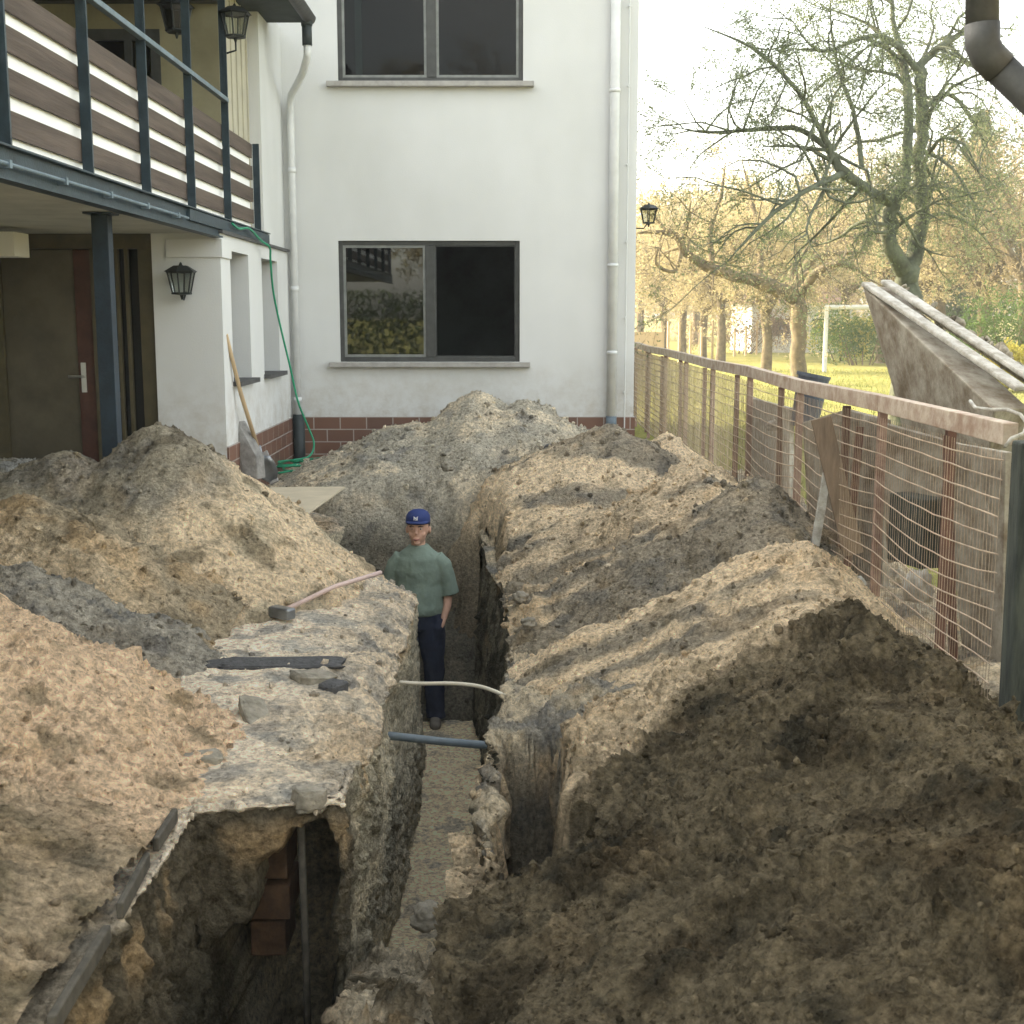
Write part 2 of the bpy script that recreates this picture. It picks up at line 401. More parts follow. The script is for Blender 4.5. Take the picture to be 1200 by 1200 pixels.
def grid_terrain():
    YY = Ys[:, None]
    lL, bL, bR, lR = lipL(YY), botL(YY), botR(YY), lipR(YY)
    XL = -4.9
    XA = lL-(lL-XL)*uA[None, :]; ZA = HL(XA, YY)
    XB = lR+(2.6-lR)*uB[None, :]; ZB = HR(XB, YY)
    XF = bL+(bR-bL)*uF[None, :]; ZF = FZ(XF, YY)
    zl = ZA[:, -1:]; zf = ZF[:, :1]
    t = uW[None, :]
    XW = lL+(bL-lL)*t; ZW = zl+(zf-zl)*t
    # slight overhang at the crust, hollow below
    zr = ZB[:, :1]; zfr = ZF[:, -1:]
    XV = bR+(lR-bR)*(t**1.5); ZV = zfr+(zr-zfr)*t
    X = np.concatenate([XA, XW, XF, XV, XB], 1); Z = np.concatenate([ZA, ZW, ZF, ZV, ZB], 1)
    Y = np.broadcast_to(YY, X.shape).copy()
    return X, Y, Z, (XA.shape[1], XW.shape[1], XF.shape[1], XV.shape[1], XB.shape[1])
def normals(X, Y, Z):
    P = np.stack([X, Y, Z], -1)
    du = np.gradient(P, axis=1); dv = np.gradient(P, axis=0)
    n = np.cross(du, dv); l = np.linalg.norm(n, axis=-1, keepdims=True); n = n/np.maximum(l, 1e-9)
    return n
def rough(X, Y, Z, a_big=.05, a_mid=.040, a_fine=.018, seed=0, st=(1.0,1.0)):
    b = fbm(X, Y, Z, 2.2, 3, 20+seed)*a_big*1.5
    mask = .30+1.2*sstep(-.15, .35, fbm(X, Y, Z, 1.7, 2, 60+seed))
    xs, ys = X*st[0], Y*st[1]
    wx = .03*fbm(X, Y, Z, 6, 2, 70+seed)
    m = billow(xs+wx, ys+wx, Z, 7.5, 3, 30+seed)*a_mid*mask
    f = billow(xs+wx, ys, Z, 24, 3, 40+seed)*a_fine*(.5+mask)
    pit = sstep(.30, .62, perlin(xs*11, ys*13, Z*11, 80+seed))*sstep(-.1, .3, fbm(X, Y, Z, 2.6, 2, 90+seed))
    pit2 = sstep(.34, .60, perlin(xs*24, ys*26, Z*24, 85+seed))
    return b+m+f-pit*a_mid*1.3-pit2*a_fine*1.1
X, Y, Z, seg = grid_terrain()
n = normals(X, Y, Z)
iW0 = seg[0]; iF0 = iW0+seg[1]; iV0 = iF0+seg[2]; iB0 = iV0+seg[3]
amp = np.ones_like(X)
amp[:, :iW0] = .30+.9*sstep(.45, 0, lipL(Y[:, :iW0])-X[:, :iW0])*(sstep(4.0, 5.0, Y[:, :iW0])*.6+.4)
amp[:, iW0:iF0] = .9; amp[:, iF0:iV0] = .35+1.4*(1-sstep(4.9, 5.6, Y[:, iF0:iV0])); amp[:, iV0:iB0] = 1.0; amp[:, iB0:] = 1.15
disp = rough(X, Y, Z)*amp
# vertical tooth marks of the digger on the walls
wall = np.zeros_like(X); wall[:, iW0+3:iF0-2] = 1; wall[:, iV0+2:iB0-2] = .6
facew = np.zeros_like(X); facew[:, iW0:iF0] = 1; facew *= (1-sstep(4.33, 4.5, Y)); disp += facew*(.05*billow(X, Y, Z, 6, 3, 501)+.02*billow(X, Y, Z, 17, 3, 502))
disp += wall*.022*fbm(Y*9, Z*.9, X*2, 1.0, 3, 77)
P = np.stack([X, Y, Z], -1)+n*disp[..., None]
# caverns under the crust on the pit's front face and under its left edge
wm = np.zeros_like(X); wm[:, iW0:iF0] = 1
face = wm*sstep(4.19, 4.24, Y)*(1-sstep(4.33, 4.37, Y))
top = -.13-.10*(1-sstep(-.82,-.78,X))-.24*(1-sstep(-.92,-.88,X))+.14*fbm(X, 0, 0, 7, 3, 5)
zt = P[..., 2]; Xc = X+.07*fbm(zt*3, X*2, Y, 2.2, 3, 6)
cav = face*sstep(0, .10, top-zt)*sstep(-1.06, -1.00, Xc)*(1-sstep(-.67, -.625, Xc))
P[..., 1] += cav*1.1
colm = face*(1-sstep(.03, .06, np.abs(X+.79)))*sstep(0, .1, top-zt)
P[..., 1] -= facew*sstep(4.16,4.20,Y)*.16*np.clip(-P[..., 2]-.08, 0, .8)
left_und = 0*wm*(1-sstep(4.10, 4.2, Y))*sstep(-.22, -.36, zt)
P[..., 0] -= left_und*.38
def soilcol(X, Y, Z, base, alt, dark, seed, t1=.0, f1=1.4, st=(1,1,1), ochre=.25):
    a = fbm(X*st[0], Y*st[1], Z*st[2], f1, 4, 100+seed); b = fbm(X, Y, Z, 4.5, 4, 120+seed); c = fbm(X, Y, Z, 2.3, 3, 140+seed)
    w = sstep(t1-.10, t1+.14, a+.35*b)[..., None]
    col = base*(1-w)+alt*w
    w2 = (sstep(.10, .30, b)*.7)[..., None]; col = col*(1-w2)+dark*w2
    w3 = (sstep(.12, .28, c)*ochre)[..., None]; col = col*(1-w3)+O_*w3
    sp = fbm(X, Y, Z, 15, 3, 160+seed); w4 = (sstep(.16, .36, sp)*.42)[..., None]; col = col*(1-w4)+dark*w4; w5 = (sstep(.15, .32, -sp)*.18)[..., None]; col = col*(1+w5)
    return col
Xp, Yp, Zp = P[..., 0], P[..., 1], P[..., 2]
col = np.zeros(P.shape)
sA = soilcol(Xp[:, :iW0], Yp[:, :iW0], Zp[:, :iW0], np.array((.82,.70,.53)), np.array((.52,.48,.40)), GB*1.4, 1, .16, 1.5, (1.0,1.8,1), .15)
edge = (sstep(.55, .1, (lipL(Y)-X)[:, :iW0]+.15*fbm(Xp[:, :iW0], Yp[:, :iW0], 0, 5, 3, 9))*sstep(4.3, 4.8, Y[:, :iW0]))[..., None]
sEdge = soilcol(Xp[:, :iW0], Yp[:, :iW0], Zp[:, :iW0], np.array((.66,.55,.40)), np.array((.42,.37,.29)), GB*1.2, 2, .02, 5, (1,1,1), .3)
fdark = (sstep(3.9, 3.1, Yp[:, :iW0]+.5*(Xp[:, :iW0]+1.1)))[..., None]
sA = sA*(1-edge)+sEdge*edge
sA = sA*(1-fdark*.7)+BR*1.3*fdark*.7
col[:, :iW0] = sA
Xw, Yw, Zw = Xp[:, iW0:iF0], Yp[:, iW0:iF0], Zp[:, iW0:iF0]
lay = fbm(Yw*.6, Zw*3.5, Xw, 1.5, 4, 55)
wcol = np.array((.54,.48,.35))*(1-sstep(-.1,.2,lay))[..., None]+np.array((.34,.31,.23))*sstep(-.1,.2,lay)[..., None]
orange = (sstep(-.30,-.18,Zw)*(1-sstep(-.16,-.08,Zw))*sstep(-.02,.12,fbm(Xw,Yw,0,4,2,3)))[...,None]
wcol = wcol*(1-orange*.7)+O_*orange*.7
pit_shade = (1-sstep(4.45, 4.75, Yw))[..., None]
wcol = wcol*(1-pit_shade)+(np.array((.13,.11,.075))*sstep(-.75,-.25,Zw)[..., None]+D_*1.2*(1-sstep(-.75,-.25,Zw)[..., None]))*pit_shade+orange*pit_shade*O_*.4  # pit shade painted into the wall colour, darker with depth
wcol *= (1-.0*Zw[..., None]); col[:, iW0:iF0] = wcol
Xf, Yf, Zf = Xp[:, iF0:iV0], Yp[:, iF0:iV0], Zp[:, iF0:iV0]
fcol = soilcol(Xf, Yf, Zf, np.array((.80,.68,.46)), np.array((.64,.54,.36)), G_*1.5, 3, .1, 6, (.4,1,1), .1)
rub = (1-sstep(4.9, 5.5, Yf))[..., None]
fr = soilcol(Xf, Yf, Zf, np.array((.50,.43,.31)), BR*1.3, D_*1.3, 4, .0, 5, (1,1,1), .25)
col[:, iF0:iV0] = fcol*(1-rub)+fr*rub
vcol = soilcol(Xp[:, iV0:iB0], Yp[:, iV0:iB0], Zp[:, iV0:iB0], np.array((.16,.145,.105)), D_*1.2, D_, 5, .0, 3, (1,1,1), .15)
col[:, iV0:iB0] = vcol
bcol = soilcol(Xp[:, iB0:], Yp[:, iB0:], Zp[:, iB0:], np.array((.52,.44,.31)), G_*1.2, GB, 6, .05, 3.0, (.7,1.4,1), .35)
nearb = (1-sstep(4.6, 5.0, Yp[:, iB0:]-.3*Xp[:, iB0:]))[..., None]
pocket = (sstep(-.5,-.75, Zp[:, iB0:]))[..., None]
bcol = bcol*(1-nearb)+soilcol(Xp[:, iB0:], Yp[:, iB0:], Zp[:, iB0:], BR*1.3, D_*1.2, D_, 7, .0, 3, (1,1,1), .2)*nearb
bcol = bcol*(1-pocket*.6)+D_*pocket*.6  # shade inside the side pocket painted into the ground colour
col[:, iB0:] = bcol
nc = X.shape[1]
def quads(nr, nc):
    i = np.arange((nr-1)*(nc-1)); r = i//(nc-1); c = i % (nc-1); a = r*nc+c
    return np.stack([a, a+1, a+nc+1, a+nc], 1)
terr = np_mesh('ground', P.reshape(-1, 3), quads(nr, nc), SOIL, col.reshape(-1, 3)); tag(terr, kind='structure')
SAMPLES = [(P[:, iV0-10:].reshape(-1, 3), col[:, iV0-10:].reshape(-1, 3), 700), (P[:, :iW0].reshape(-1, 3), col[:, :iW0].reshape(-1, 3), 700), (P[:430, iF0:iV0].reshape(-1,3), col[:430, iF0:iV0].reshape(-1,3), 250)]
def ground_z(X, Y):
    z = np.where(X < lipL(Y), HL(X, Y), np.where(X > lipR(Y), HR(X, Y), FZ(X, Y)))
    return z
# ---- heaps
def heap(label, box, hf, colf, group=None, rk=(.07,.045,.018), seed=0, st=(1,1), cat='earth mound', name='earth_mound', ns=300, res=1.0, cliplip=True):
    x0, x1, y0, y1 = box
    ys = [y0]
    while ys[-1] < y1: ys.append(ys[-1]+.0030*ys[-1]*res)
    ys = np.array(ys); dx = .0030*(y0*.5+y1*.5)*res; xs = np.arange(x0, x1+dx, dx)
    XX, YY = np.meshgrid(xs, ys)
    wx = .10*fbm(XX, YY, 0, 1.6, 3, 200+seed); wy = .10*fbm(XX, YY, 5, 1.6, 3, 210+seed)
    ZZ = hf(XX+wx, YY+wy)
    g = ground_z(XX, YY)
    n = normals(XX, YY, np.maximum(ZZ, g-.25))
    d = rough(XX, YY, ZZ, *rk, seed=300+seed, st=st)
    PP = np.stack([XX, YY, ZZ], -1)+n*d[..., None]
    cc = colf(PP[..., 0], PP[..., 1], PP[..., 2], n)
    foot_shade = (sstep(.02, -.35, PP[..., 2]+.25*fbm(XX, YY, 0, 3, 3, 39))*sstep(9.4, 9.8, YY))[..., None]; cc = cc*(1-.75*foot_shade)+D_*1.6*.75*foot_shade  # shade at the far trench end painted into the low heap colour
    pocket_shade = (pocket_f(XX, YY)*sstep(-.30, -.5, PP[..., 2]))[..., None]; cc = cc*(1-.8*pocket_shade)+D_*.8*pocket_shade  # shade of the side pocket painted into the heap colour too
    keep = ZZ > g-.10
    if cliplip: keep &= (XX > lipR(YY)-.02) | (XX < lipL(YY)-.05+.06*fbm(XX, YY, 0, 5, 2, 9)) | (YY > 9.9+.2*fbm(XX, YY, 0, 3, 2, 29)) | ((YY < 5.0+.2*fbm(XX, YY, 0, 3, 2, 19)) & (XX > -.5))
    k = keep.ravel(); nn = len(xs)
    Q = quads(len(ys), nn); Q = Q[k[Q].all(1)]
    used = np.unique(Q); rm = np.full(k.size, -1); rm[used] = np.arange(len(used))
    PPf = PP.reshape(-1, 3)[used]; ccf = cc.reshape(-1, 3)[used]
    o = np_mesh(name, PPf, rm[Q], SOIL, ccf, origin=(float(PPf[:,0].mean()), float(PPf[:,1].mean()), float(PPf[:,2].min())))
    tag(o, label, cat, group)
    SAMPLES.append((PPf, ccf, ns))
    return o
def cone(xc, yc, zp, s=.62, a=.18, ex=1.0, ey=1.0, rot=0.0):
    def f(X, Y):
        dx = X-xc; dy = Y-yc; c, q = math.cos(rot), math.sin(rot)
        u = (dx*c+dy*q)/ex; v = (-dx*q+dy*c)/ey
        return zp-s*(np.sqrt(u*u+v*v+a*a)-a)
    return f
def fan(xc, yc, zp, s1, s2n, s2f, a=.12, s3=.9):
    def f(X, Y):
        dy = Y-yc; s2 = np.where(dy < 0, s2n, s2f)
        return -.95*pocket_f(X, Y)+zp-s1*(np.sqrt(np.clip(xc-X, 0, 9)**2+.02)-.14)-s3*np.clip(X-xc, 0, 9)**1.3-s2*(np.sqrt(dy*dy+a*a)-a)
    return f
def fmax(*fs):
    def f(X, Y):
        z = fs[0](X, Y)
        for g in fs[1:]: z = np.maximum(z, g(X, Y))
        return z
    return f
GR = 'spoil heaps dug out of the trench'
sandy = np.array((.68,.54,.36)); 
def cf(base, alt, dark, seed, t1=.05, f1=1.6, st=(1,1,1), och=.2):
    return lambda X, Y, Z, n: soilcol(X, Y, Z, base, alt, dark, seed, t1, f1, st, och)
def cf_L1(X, Y, Z, n):
    # dark tip and left side, sand running down the right
    a = soilcol(X, Y, Z, sandy, np.array((.50,.42,.29)), BR*1.4, 31, .15, 3.0, (1,1,1), .15)
    b = soilcol(X, Y, Z, np.array((.32,.28,.205)), G_*1.1, BR, 32, .0, 2.5, (1,1,1), .1)
    w = sstep(-.05, .35, (-2.1-X)*.55+.9*(Z-.35)+.5*fbm(X, Y, Z, 2.0, 3, 33))[..., None]
    return a*(1-w)+b*w
heap('tall sand heap, grey at its tip, directly in front of the wall with the lantern', (-4.2,-.95,6.3,10.3), fmax(cone(-2.22,8.12,.96,.86,.16,1.0,1.05), cone(-2.85,8.05,.78,.62,.2)), cf_L1, GR, seed=1, ns=500)
heap('brown and ochre heap at the left picture edge below the tall sand heap', (-4.6,-1.5,5.4,8.6), cone(-2.66,7.0,.66,.60,.14,1.0,.9), cf(np.array((.52,.41,.27)), np.array((.34,.28,.19)), BR, 41, .0, 1.5, (1,1,1), .35), GR, seed=2, ns=350)
heap('low ash grey heap at the left edge behind the near pinkish sand heap', (-3.6,-1.2,4.9,7.3), cone(-2.42,6.1,.42,.60,.20,1.0,.8), cf(np.array((.34,.31,.25)), np.array((.23,.21,.17)), GB, 51, .05, 3, (1,1,1), .04), GR, seed=3, ns=250)
def cf_L4(X, Y, Z, n):
    a = soilcol(X, Y, Z, PS*1.02, PS*.88, BR*1.5, 61, .22, 3.5, (1,1,1), .22)
    b = soilcol(X, Y, Z, np.array((.38,.30,.20)), BR*1.5, D_*1.6, 62, .0, 3.5, (1,1,1), .15)
    w = sstep(-.2, .30, (3.95-Y)+.25*fbm(X, Y, Z, 3, 3, 63))[..., None]
    return a*(1-w)+b*w
heap('near heap of pinkish sand with dark crumbs in the bottom left corner', (-3.8,-.95,1.9,6.1), fmax(cone(-2.62,4.75,.80,.66,.22,1,1.0), cone(-2.32,3.3,.42,.42,.25,1,1.3)), cf_L4, GR, rk=(.06,.042,.022), seed=4, ns=700)
heap('pale rubble heap in front of the brown house door', (-4.8,-2.7,8.3,10.3), cone(-3.75,9.5,.62,.5,.2), cf(LG*.9, np.array((.30,.27,.2)), GB, 71, .1, 3, (1,1,1), .1), GR, rk=(.07,.07,.03), seed=5, ns=200)
heap('broad grey heap with two tips against the far house wall behind the man', (-2.6,1.3,9.7,13.5), (lambda X, Y: fmax(cone(-.30,12.6,.90,.66,.10,1.0,1.3), cone(.10,12.5,.86,.66,.12,1.0,1.3), cone(-.95,12.4,.60,.52,.25,1.1,1.3))(X, Y)-1.4*np.clip(11.15-Y, 0, 9)), cf(np.array((.38,.345,.27)), np.array((.56,.48,.35)), GB, 81, .08, 1.8, (1,1,1), .08), GR, seed=6, ns=450, cliplip=False)
def stripes(seed, sand_t, base=sandy, alt=np.array((.29,.25,.185))):
    def f(X, Y, Z, n):
        a = fbm(Y*1.0+.10*X, X*.12, Z*.1, 2.3, 3, seed)
        w = sstep(sand_t-.06, sand_t+.08, a+.22*fbm(X, Y, Z, 5, 3, seed+3))[..., None]
        c1 = soilcol(X, Y, Z, base, base*.85, BR*1.6, seed+5, .2, 4, (1,1,1), .25)
        c2 = soilcol(X, Y, Z, alt, G_*.8, BR, seed+6, .1, 4, (1,1,1), .18)
        return c1*(1-w)+c2*w
    return f
heap('yellowish sand heap standing before the right downpipe of the white wall', (-1.1,2.0,9.6,12.6), (lambda X, Y: cone(.78,11.1,.70,.62,.12,1.15,1.0)(X, Y)-1.3*np.clip(-.22-X, 0, 9)-2.6*sstep(-.05, -.30, X)*np.clip(10.75-Y, 0, 9)), stripes(91, .10), GR, st=(.5,1.1), seed=7, ns=300)
heap('grey brown heap against the far stretch of the wire fence', (.1,2.05,9.6,13.5), fan(1.45,11.6,.58,.50,.45,.3), stripes(101, -.05), GR, st=(.5,1.1), seed=8, ns=250)
heap('clumpy grey heap on the right bank level with the man', (-.12,2.05,8.2,11.0), fan(1.5,9.6,.56,.52,.35,.4), stripes(111, .0, sandy*.85), GR, st=(.5,1.1), seed=9, rk=(.10,.06,.022), ns=400)
heap('heap with ochre streaks against the fence post third from the camera', (-.12,2.08,6.9,9.8), fan(1.58,8.1,.60,.56,.38,.5), stripes(121, .03), GR, st=(.5,1.1), seed=10, rk=(.07,.055,.022), ns=400)
heap('smooth ribbed sand heap behind the big dark heap', (-.02,2.08,5.75,8.3), fan(1.60,6.95,.42,.50,.26,.55), stripes(131, .12), GR, st=(.5,1.1), seed=11, rk=(.05,.032,.015), ns=300)
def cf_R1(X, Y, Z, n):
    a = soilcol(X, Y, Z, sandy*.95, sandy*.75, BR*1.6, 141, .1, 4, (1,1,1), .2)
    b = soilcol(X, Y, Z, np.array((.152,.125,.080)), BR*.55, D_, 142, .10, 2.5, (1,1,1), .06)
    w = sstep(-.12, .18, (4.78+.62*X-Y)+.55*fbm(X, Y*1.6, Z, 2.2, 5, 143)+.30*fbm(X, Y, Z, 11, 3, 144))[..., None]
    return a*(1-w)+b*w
def r1(X, Y):
    z = fan(1.50,5.55,.42,.54,.075,.62)(X, Y)
    hole = np.exp(-(((X-.68)/.13)**2+((Y-3.62)/.075)**2)**1.5)
    hole2 = np.exp(-(((X-1.28)/.16)**2+((Y-5.25)/.10)**2)**1.5)
    return z-.26*hole-.09*hole2
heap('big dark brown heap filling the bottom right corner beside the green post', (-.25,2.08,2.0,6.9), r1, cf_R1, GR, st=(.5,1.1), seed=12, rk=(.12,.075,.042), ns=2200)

# ---- loose clods lying on the soil: uncountable
def clods():
    t = (1+5**.5)/2
    V0 = np.array([(-1,t,0),(1,t,0),(-1,-t,0),(1,-t,0),(0,-1,t),(0,1,t),(0,-1,-t),(0,1,-t),(t,0,-1),(t,0,1),(-t,0,-1),(-t,0,1)], float); V0 /= np.linalg.norm(V0[0])
    F0 = np.array([(0,11,5),(0,5,1),(0,1,7),(0,7,10),(0,10,11),(1,5,9),(5,11,4),(11,10,2),(10,7,6),(7,1,8),(3,9,4),(3,4,2),(3,2,6),(3,6,8),(3,8,9),(4,9,5),(2,4,11),(6,2,10),(8,6,7),(9,8,1)])
    VP = []; FP = []; CP = []; off = 0
    for pts, cols, cnt in SAMPLES:
        cnt = int(cnt*10); idx = RNG.integers(0, len(pts), cnt); p = pts[idx]; u = RNG.random(cnt)
        r = (.0026+.0050*u**2+.012*u**18)*(.55+.09*p[:, 1])
        sc = r[:, None]*(.6+.8*RNG.random((cnt, 3)))
        A = RNG.normal(0, 1, (cnt, 3, 3)); q, _ = np.linalg.qr(A)
        v = V0[None]*(1+.7*(RNG.random((cnt, 12, 1))-.5))*sc[:, None, :]
        v = np.einsum('nij,nkj->nki', q, v)+p[:, None, :]+np.array((0,0,1))*r[:, None, None]*.15
        VP.append(v.reshape(-1, 3)); FP.append((F0[None]+(np.arange(cnt)*12)[:, None, None]+off).reshape(-1, 3)); off += cnt*12
        c = cols[idx]*(.52+.85*RNG.random((cnt, 1))); CP.append(np.repeat(c, 12, 0))
    o = np_mesh('loose_clods', np.concatenate(VP), np.concatenate(FP), SOIL, np.concatenate(CP), smooth=False)
    tag(o, 'loose crumbs and clods of soil strewn over the heaps', 'soil crumbs', kind='stuff')
clods()

# ---- lawn ring around the dug yard, reaching the horizon
def lawnmat():
    m, nt, p = newmat('lawn_grass'); L = nt.links.new
    g = N(nt, 'ShaderNodeNewGeometry')
    n1 = N(nt, 'ShaderNodeTexNoise', Scale=.35, Detail=6.0, Roughness=.6); L(g.outputs['Position'], n1.inputs['Vector'])
    n2 = N(nt, 'ShaderNodeTexNoise', Scale=14.0, Detail=4.0); L(g.outputs['Position'], n2.inputs['Vector'])
    ad = N(nt, 'ShaderNodeMath', operation='ADD'); L(n1.outputs['Fac'], ad.inputs[0]); L(n2.outputs['Fac'], ad.inputs[1])
    rp = N(nt, 'ShaderNodeValToRGB'); rp.color_ramp.elements[0].position = .38; rp.color_ramp.elements[1].position = .62
    mm = N(nt, 'ShaderNodeMath', operation='MULTIPLY'); mm.inputs[1].default_value = .5; L(ad.outputs[0], mm.inputs[0]); L(mm.outputs[0], rp.inputs[0])
    rp.color_ramp.elements[0].color = (.17,.18,.06,1); rp.color_ramp.elements[1].color = (.30,.28,.10,1)
    L(rp.outputs[0], p.inputs['Base Color']); p.inputs['Roughness'].default_value = 1; p.inputs['Specular IOR Level'].default_value = 0
    b = N(nt, 'ShaderNodeBump', Strength=1.0, Distance=.06); L(n2.outputs['Fac'], b.inputs['Height']); L(b.outputs[0], p.inputs['Normal'])
    return m
LAWN = lawnmat()
mb = MB(); xs = [-600, -4.85, 2.45, 600]; ys = [-600, 1.45, 13.62, 900]
vs = [(x, y, -.10 if (1 <= i <= 2 and 1 <= j <= 2) else -.10) for j, y in enumerate(ys) for i, x in enumerate(xs)]
fs = [(j*4+i, j*4+i+1, (j+1)*4+i+1, (j+1)*4+i) for j in range(3) for i in range(3) if not (i == 1 and j == 1)]
mb.add(vs, fs); lawn = mb.build('lawn', LAWN, origin=(0,0,0)); tag(lawn, kind='structure')
# grass tufts beyond the fence
def grass():
    n = 26000
    x = RNG.uniform(2.5, 16, n); y = RNG.uniform(5.5, 42, n)
    keep = (np.abs(x/y) < .45); x = x[keep]; y = y[keep]; n = len(x)
    h = RNG.uniform(.04, .13, n)*(.6+.8*(fbm(x, y, 0, .4, 2, 8)+.5)); a = RNG.uniform(0, 6.28, n); w = .012
    lx = RNG.normal(0, .03, n); ly = RNG.normal(0, .03, n); z = np.full(n, -.11)
    A = np.stack([x-w*np.cos(a), y-w*np.sin(a), z], 1); B = np.stack([x+w*np.cos(a), y+w*np.sin(a), z], 1); T = np.stack([x+lx, y+ly, z+h], 1)
    Pp = np.stack([A, B, T], 1).reshape(-1, 3); Q = np.arange(n*3).reshape(-1, 3)
    o = np_mesh('grass_tufts', Pp, Q, leafmat('grass_blades', (.17,.20,.06), (.32,.31,.11)), smooth=False)
    tag(o, 'short sunlit lawn grass beyond the wire fence', 'grass', kind='stuff')
grass()

# ================================================================== HOUSE
YF = 13.6; XC = -2.33; XR = 1.29
house = thing('house', (-2.5, 13.6, 0), 'white plastered two storey house with brick tile plinth, dark windows and a boarded balcony', 'house')
def fx(px): return (px-600)/1500*0
def Fp(px, py): 
    w = W(px, py, YF); return w.x, w.z
wx0, wz1 = Fp(396, 282); wx1, wz0 = Fp(609, 424)
ux0, uz0 = Fp(396, 96); ux1 = Fp(613, 96)[0]; uz1 = uz0+1.42
# front wall with two openings
w = MB()
xa, xb = XC, XR; T = .30
wz_top = 7.2
def hole_wall(mb, x0, x1, z0, z1, holes, y0, y1):
    xsn = sorted({x0, x1}|{h[0] for h in holes}|{h[1] for h in holes}); zsn = sorted({z0, z1}|{h[2] for h in holes}|{h[3] for h in holes})
    # shared grid of cells
    for i in range(len(xsn)-1):
        run = None
        for j in range(len(zsn)-1):
            cx = (xsn[i]+xsn[i+1])/2; cz = (zsn[j]+zsn[j+1])/2
            inside = any(h[0] < cx < h[1] and h[2] < cz < h[3] for h in holes)
            if not inside:
                if run is None: run = zsn[j]
            else:
                if run is not None: mb.box(xsn[i], xsn[i+1], y0, y1, run, zsn[j]); run = None
        if run is not None: mb.box(xsn[i], xsn[i+1], y0, y1, run, zsn[-1])
hole_wall(w, -9, XR, -.3, wz_top, [(wx0, wx1, wz0, wz1), (ux0, ux1, uz0, uz1)], YF, YF+T)
w.box(XR-T, XR, YF+T, 21.6, -.3, wz_top); w.box(-9, XR-T, 21.3, 21.6, -.3, wz_top); w.box(-9, -8.7, YF+T, 21.3, -.3, wz_top)
w.build('wall', PLASTER, house)
# plinths, proud of the plaster
pz = .59
p = MB(); p.box(XC+.02, XR+.015, YF-.015, YF, -.4, pz); p.box(XR, XR+.015, YF, 21.6, -.4, pz); p.build('plinth', BRICK, house)
p = MB(); p.box(XC, XC+.015, 10.42, YF-.016, -.4, pz); p.build('plinth', BRICK, house)
def window(x0, x1, z0, z1, y, open_right, room_depth=2.6):
    fr = MB(); fw = .045; yy0, yy1 = y+.03, y+.09
    fr.box(x0, x0+fw, yy0, yy1, z0, z1); fr.box(x1-fw, x1, yy0, yy1, z0, z1)
    fr.box(x0+fw, x1-fw, yy0, yy1, z1-fw, z1); fr.box(x0+fw, x1-fw, yy0, yy1, z0, z0+.05)
    xm = x0+(x1-x0)*.505; fr.box(xm-.05, xm+.05, yy0-.005, yy1, z0+.05, z1-fw)
    f = fr.build('window', M['frame'], house, bevel=.004)
    for k, (a, b) in enumerate(((x0+fw, xm-.05), (xm+.05, x1-fw))):
        sw = .026 if not (open_right and k == 1) else .012
        s = MB(); m = M['frame_lt'] if not (open_right and k == 1) else M['frame']; zb, zt = z0+.05, z1-fw
        ya, yb = yy0+.012, yy0+.05
        s.box(a, a+sw, ya, yb, zb, zt); s.box(b-sw, b, ya, yb, zb, zt); s.box(a+sw, b-sw, ya, yb, zb, zb+sw); s.box(a+sw, b-sw, ya, yb, zt-sw, zt)
        s.build('sash', m, f)
        if not (open_right and k == 1):
            g = MB(); g.box(a+sw, b-sw, ya+.015, ya+.019, zb+sw, zt-sw); g.build('pane', GLASS2 if open_right else GLASS3, f)
    s = MB(); e = .11; s.box(x0-e, x1+e, y-.09, y+.028, z0-.055, z0-.002); s.build('sill', M['sill'], f, bevel=.006)
    rm = MB(); ra, rb = x0-.4, x1+.4; za, zb = z0-.9, z1+.35; yb0, yb1 = y+T+.003, y+T+room_depth
    rm.add([(ra,yb0,za),(rb,yb0,za),(rb,yb1,za),(ra,yb1,za),(ra,yb0,zb),(rb,yb0,zb),(rb,yb1,zb),(ra,yb1,zb)], [(0,1,2,3),(7,6,5,4),(2,6,7,3),(1,5,6,2),(0,3,7,4)])
    rm.build('room', M['room'], house)
    return f
window(wx0, wx1, wz0, wz1, YF, True)
fup = window(ux0, ux1, uz0, uz1, YF, False, 3.0)
c = MB(); xq = W(420, 50, YF).x
c.box(xq-.05, xq+.02, YF+.14, YF+.17, uz0+.05, uz1-.05); c.build('curtain', M['curtain'], fup)
c = MB(); q = Fp(494, 88); c.box(q[0]-.025, q[0]+.02, YF+.12, YF+.15, uz0+.05, uz0+.13); c.build('ornament', mat('pink_ornament', (.6,.35,.33)), fup)
